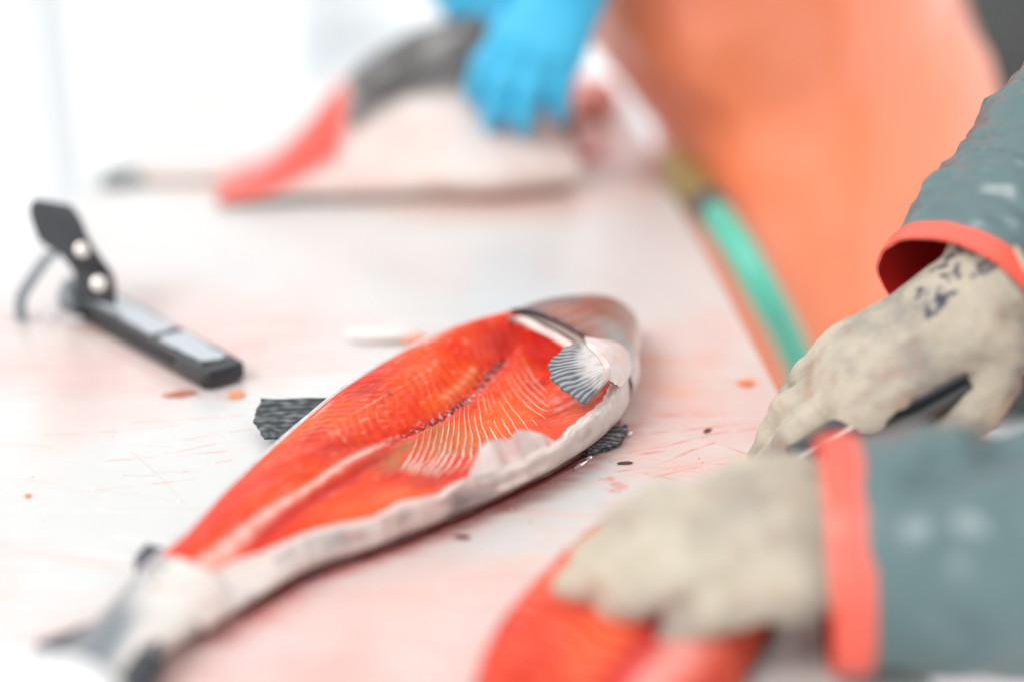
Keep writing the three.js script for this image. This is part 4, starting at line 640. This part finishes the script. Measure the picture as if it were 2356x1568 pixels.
// ---------------------------------------------------------------- scraps on the table
{
  const R = rng(77), bit = (name, label, cat, p, l, wd, hgt, turn, col, opt = {}, group) => {
    const g = new THREE.IcosahedronGeometry(1, 4), q = g.attributes.position, s = R() * 50;
    for (let i = 0; i < q.count; i++) { const v = V(q.getX(i), q.getY(i), q.getZ(i)), n = 1 + 0.45 * fbm(v.x * 1.6 + s, v.y * 1.6, v.z * 1.6, 3); v.multiplyScalar(n); v.z += 0.35 * Math.sin(v.x * 1.8 + s); q.setXYZ(i, v.x * l, Math.max(-0.0002, v.y * hgt + hgt * 0.75), v.z * wd); }
    g.computeVertexNormals(); const m = mesh(name, g, mat({ color: rgb(...col), roughness: 0.3, clearcoat: 0.5, clearcoatRoughness: 0.15, ...opt })); m.position.copy(p).setY(TY + 0.0006); m.rotation.y = turn; return tag(m, label, cat, group);
  };
  bit('fat_scrap', 'pale strip of fish fat beyond the back of the cut salmon', 'fish scrap', at(880, 778), 0.032, 0.011, 0.006, -0.1, [0.78, 0.68, 0.64]);
  bit('flesh_scrap', 'small orange flake of flesh beside the pale fat strip', 'fish scrap', at(955, 785), 0.013, 0.007, 0.003, 0.3, [0.8, 0.25, 0.14]);
  bit('flesh_scrap', 'brown red flake of flesh before the sheath', 'fish scrap', at(415, 907), 0.013, 0.004, 0.0012, 0.1, [0.5, 0.13, 0.06]);
  bit('flesh_scrap', 'bright orange flake of flesh at the tip of the sheath', 'fish scrap', at(545, 910), 0.006, 0.005, 0.0016, 0.1, [0.85, 0.27, 0.1]);
  bit('blood_clot', 'dark slug of clotted blood near the belly fin of the salmon', 'blood clot', at(1438, 1066), 0.0058, 0.0018, 0.0007, 0.25, [0.07, 0.01, 0.014]);
  bit('blood_clot', 'forked speck of dark blood between salmon and knife hand', 'blood clot', at(1628, 991), 0.0042, 0.0022, 0.0006, 0.6, [0.1, 0.01, 0.012]);
  bit('blood_clot', 'round dark blood speck in front of the salmon belly', 'blood clot', at(1064, 1236), 0.005, 0.0028, 0.0006, 0.2, [0.16, 0.02, 0.025]);
  bit('flesh_scrap', 'orange flake of flesh by the fingertips of the knife hand', 'fish scrap', at(1716, 881), 0.006, 0.005, 0.0012, 0.2, [0.85, 0.2, 0.06]);
  bit('flesh_scrap', 'brown red scrap in front of the lifted salmon', 'fish scrap', at(925, 362), 0.024, 0.02, 0.006, 0.1, [0.45, 0.12, 0.06]);
  bit('flesh_scrap', 'red scrap of flesh near the table edge below the blue glove', 'fish scrap', at(1350, 356), 0.02, 0.02, 0.005, 0.1, [0.6, 0.1, 0.07]);
  bit('flesh_scrap', 'tiny orange flake alone on clean table left of the salmon tail side', 'fish scrap', at(64, 1141), 0.0022, 0.0015, 0.0008, 0.1, [0.85, 0.25, 0.08]);
  bit('innards', 'lump of pale pink fish innards beside the blue glove', 'fish scrap', at(1352, 268), 0.05, 0.055, 0.034, 0.4, [0.72, 0.36, 0.33]);
  for (const [x, y] of [[118, 732], [175, 745], [30, 722]]) { const g = new THREE.SphereGeometry(0.0075, 20, 12); g.scale(1, 0.6, 0.8); const m = mesh('water_drop', g, mat({ color: rgb(0.95, 0.95, 0.97), roughness: 0.05, transmission: 0.6, thickness: 0.005, ior: 1.33 })); m.position.copy(at(x, y)).setY(TY + 0.004); tag(m, 'clear drop of water beside the loop of the sheath', 'droplet', 'drops by the sheath'); }
}
// ---------------------------------------------------------------- white tub close to the lens, bins and posts behind
{
  const p = at(0, 1655, 0.06), t = thing('plastic_tub', 'small white plastic tub standing by the salmon tail', 'tub', V(p.x, TY, p.z));
  const prof = [[0, 0.001], [0.042, 0.001], [0.044, 0.004], [0.05, 0.056], [0.053, 0.058], [0.0535, 0.06], [0.05, 0.062], [0, 0.063]].map(([a, b]) => new THREE.Vector2(a, b));
  mesh('tub', new THREE.LatheGeometry(prof, 48), mat({ color: rgb(0.86, 0.87, 0.88), roughness: 0.4 }), t);
}
const whiteP = mat({ color: rgb(0.86, 0.875, 0.88), roughness: 0.5 }), greyP = mat({ color: rgb(0.7, 0.73, 0.74), roughness: 0.6 });
function bin(label, x, z, w, d, h, m, name = 'fish_bin') {
  const t = thing(name, label, 'bin', V(x, 0, z));
  for (const [a, b, c, e] of [[w, 0.04, 0, d / 2 - 0.02], [w, 0.04, 0, -d / 2 + 0.02]]) { const g = new RoundedBoxGeometry(a, h, b, 3, 0.015); g.translate(c, h / 2 + 0.01, e); mesh('side', g, m, t); }
  for (const s of [-1, 1]) { const g = new RoundedBoxGeometry(0.04, h - 0.01, d - 0.084, 3, 0.012); g.translate(s * (w / 2 - 0.022), h / 2 + 0.008, 0); mesh('side', g, m, t); }
  const f = new RoundedBoxGeometry(w - 0.09, 0.03, d - 0.09, 2, 0.01); f.translate(0, 0.03, 0); mesh('floor_panel', f, m, t);
  return t;
}
bin('white insulated fish bin far back on the deck, closer of two', -1.22, -7.4, 0.75, 1.0, 0.85, whiteP);
bin('white insulated fish bin far back on the deck, farther of two', -0.5, -8.6, 0.85, 1.0, 0.85, whiteP);
bin('low white plastic fish bin on deck beyond the lifted salmon', 0.3, -4.3, 0.7, 0.7, 0.45, whiteP);
{
  const t = thing('post', 'pale grey square post rising from the deck left of the table', 'post', V(-0.9, 0, -3.1)); const g = new RoundedBoxGeometry(0.1, 2.6, 0.1, 3, 0.01); g.translate(0, 1.3, 0); mesh('shaft', g, mat({ color: rgb(0.66, 0.69, 0.7), roughness: 0.55 }), t); const b = new RoundedBoxGeometry(0.16, 0.02, 0.16, 2, 0.005); b.translate(0, 0.01, 0); mesh('foot_plate', b, greyP, t);
}
{
  const darkM = mat({ color: rgb(0.045, 0.052, 0.053), roughness: 0.6 }), t = thing('barrel', 'dark grey plastic barrel behind the orange worker', 'barrel', V(1.32, 0, -3.2));
  const prof = [[0, 0.001], [0.3, 0.001], [0.32, 0.02], [0.33, 0.3], [0.345, 0.32], [0.33, 0.34], [0.335, 0.8], [0.35, 0.82], [0.335, 0.84], [0.33, 1.15], [0.31, 1.19], [0, 1.19]].map(([a, b]) => new THREE.Vector2(a, b));
  mesh('shell', new THREE.LatheGeometry(prof, 48), darkM, t);
}
renderer.render(scene, camera);
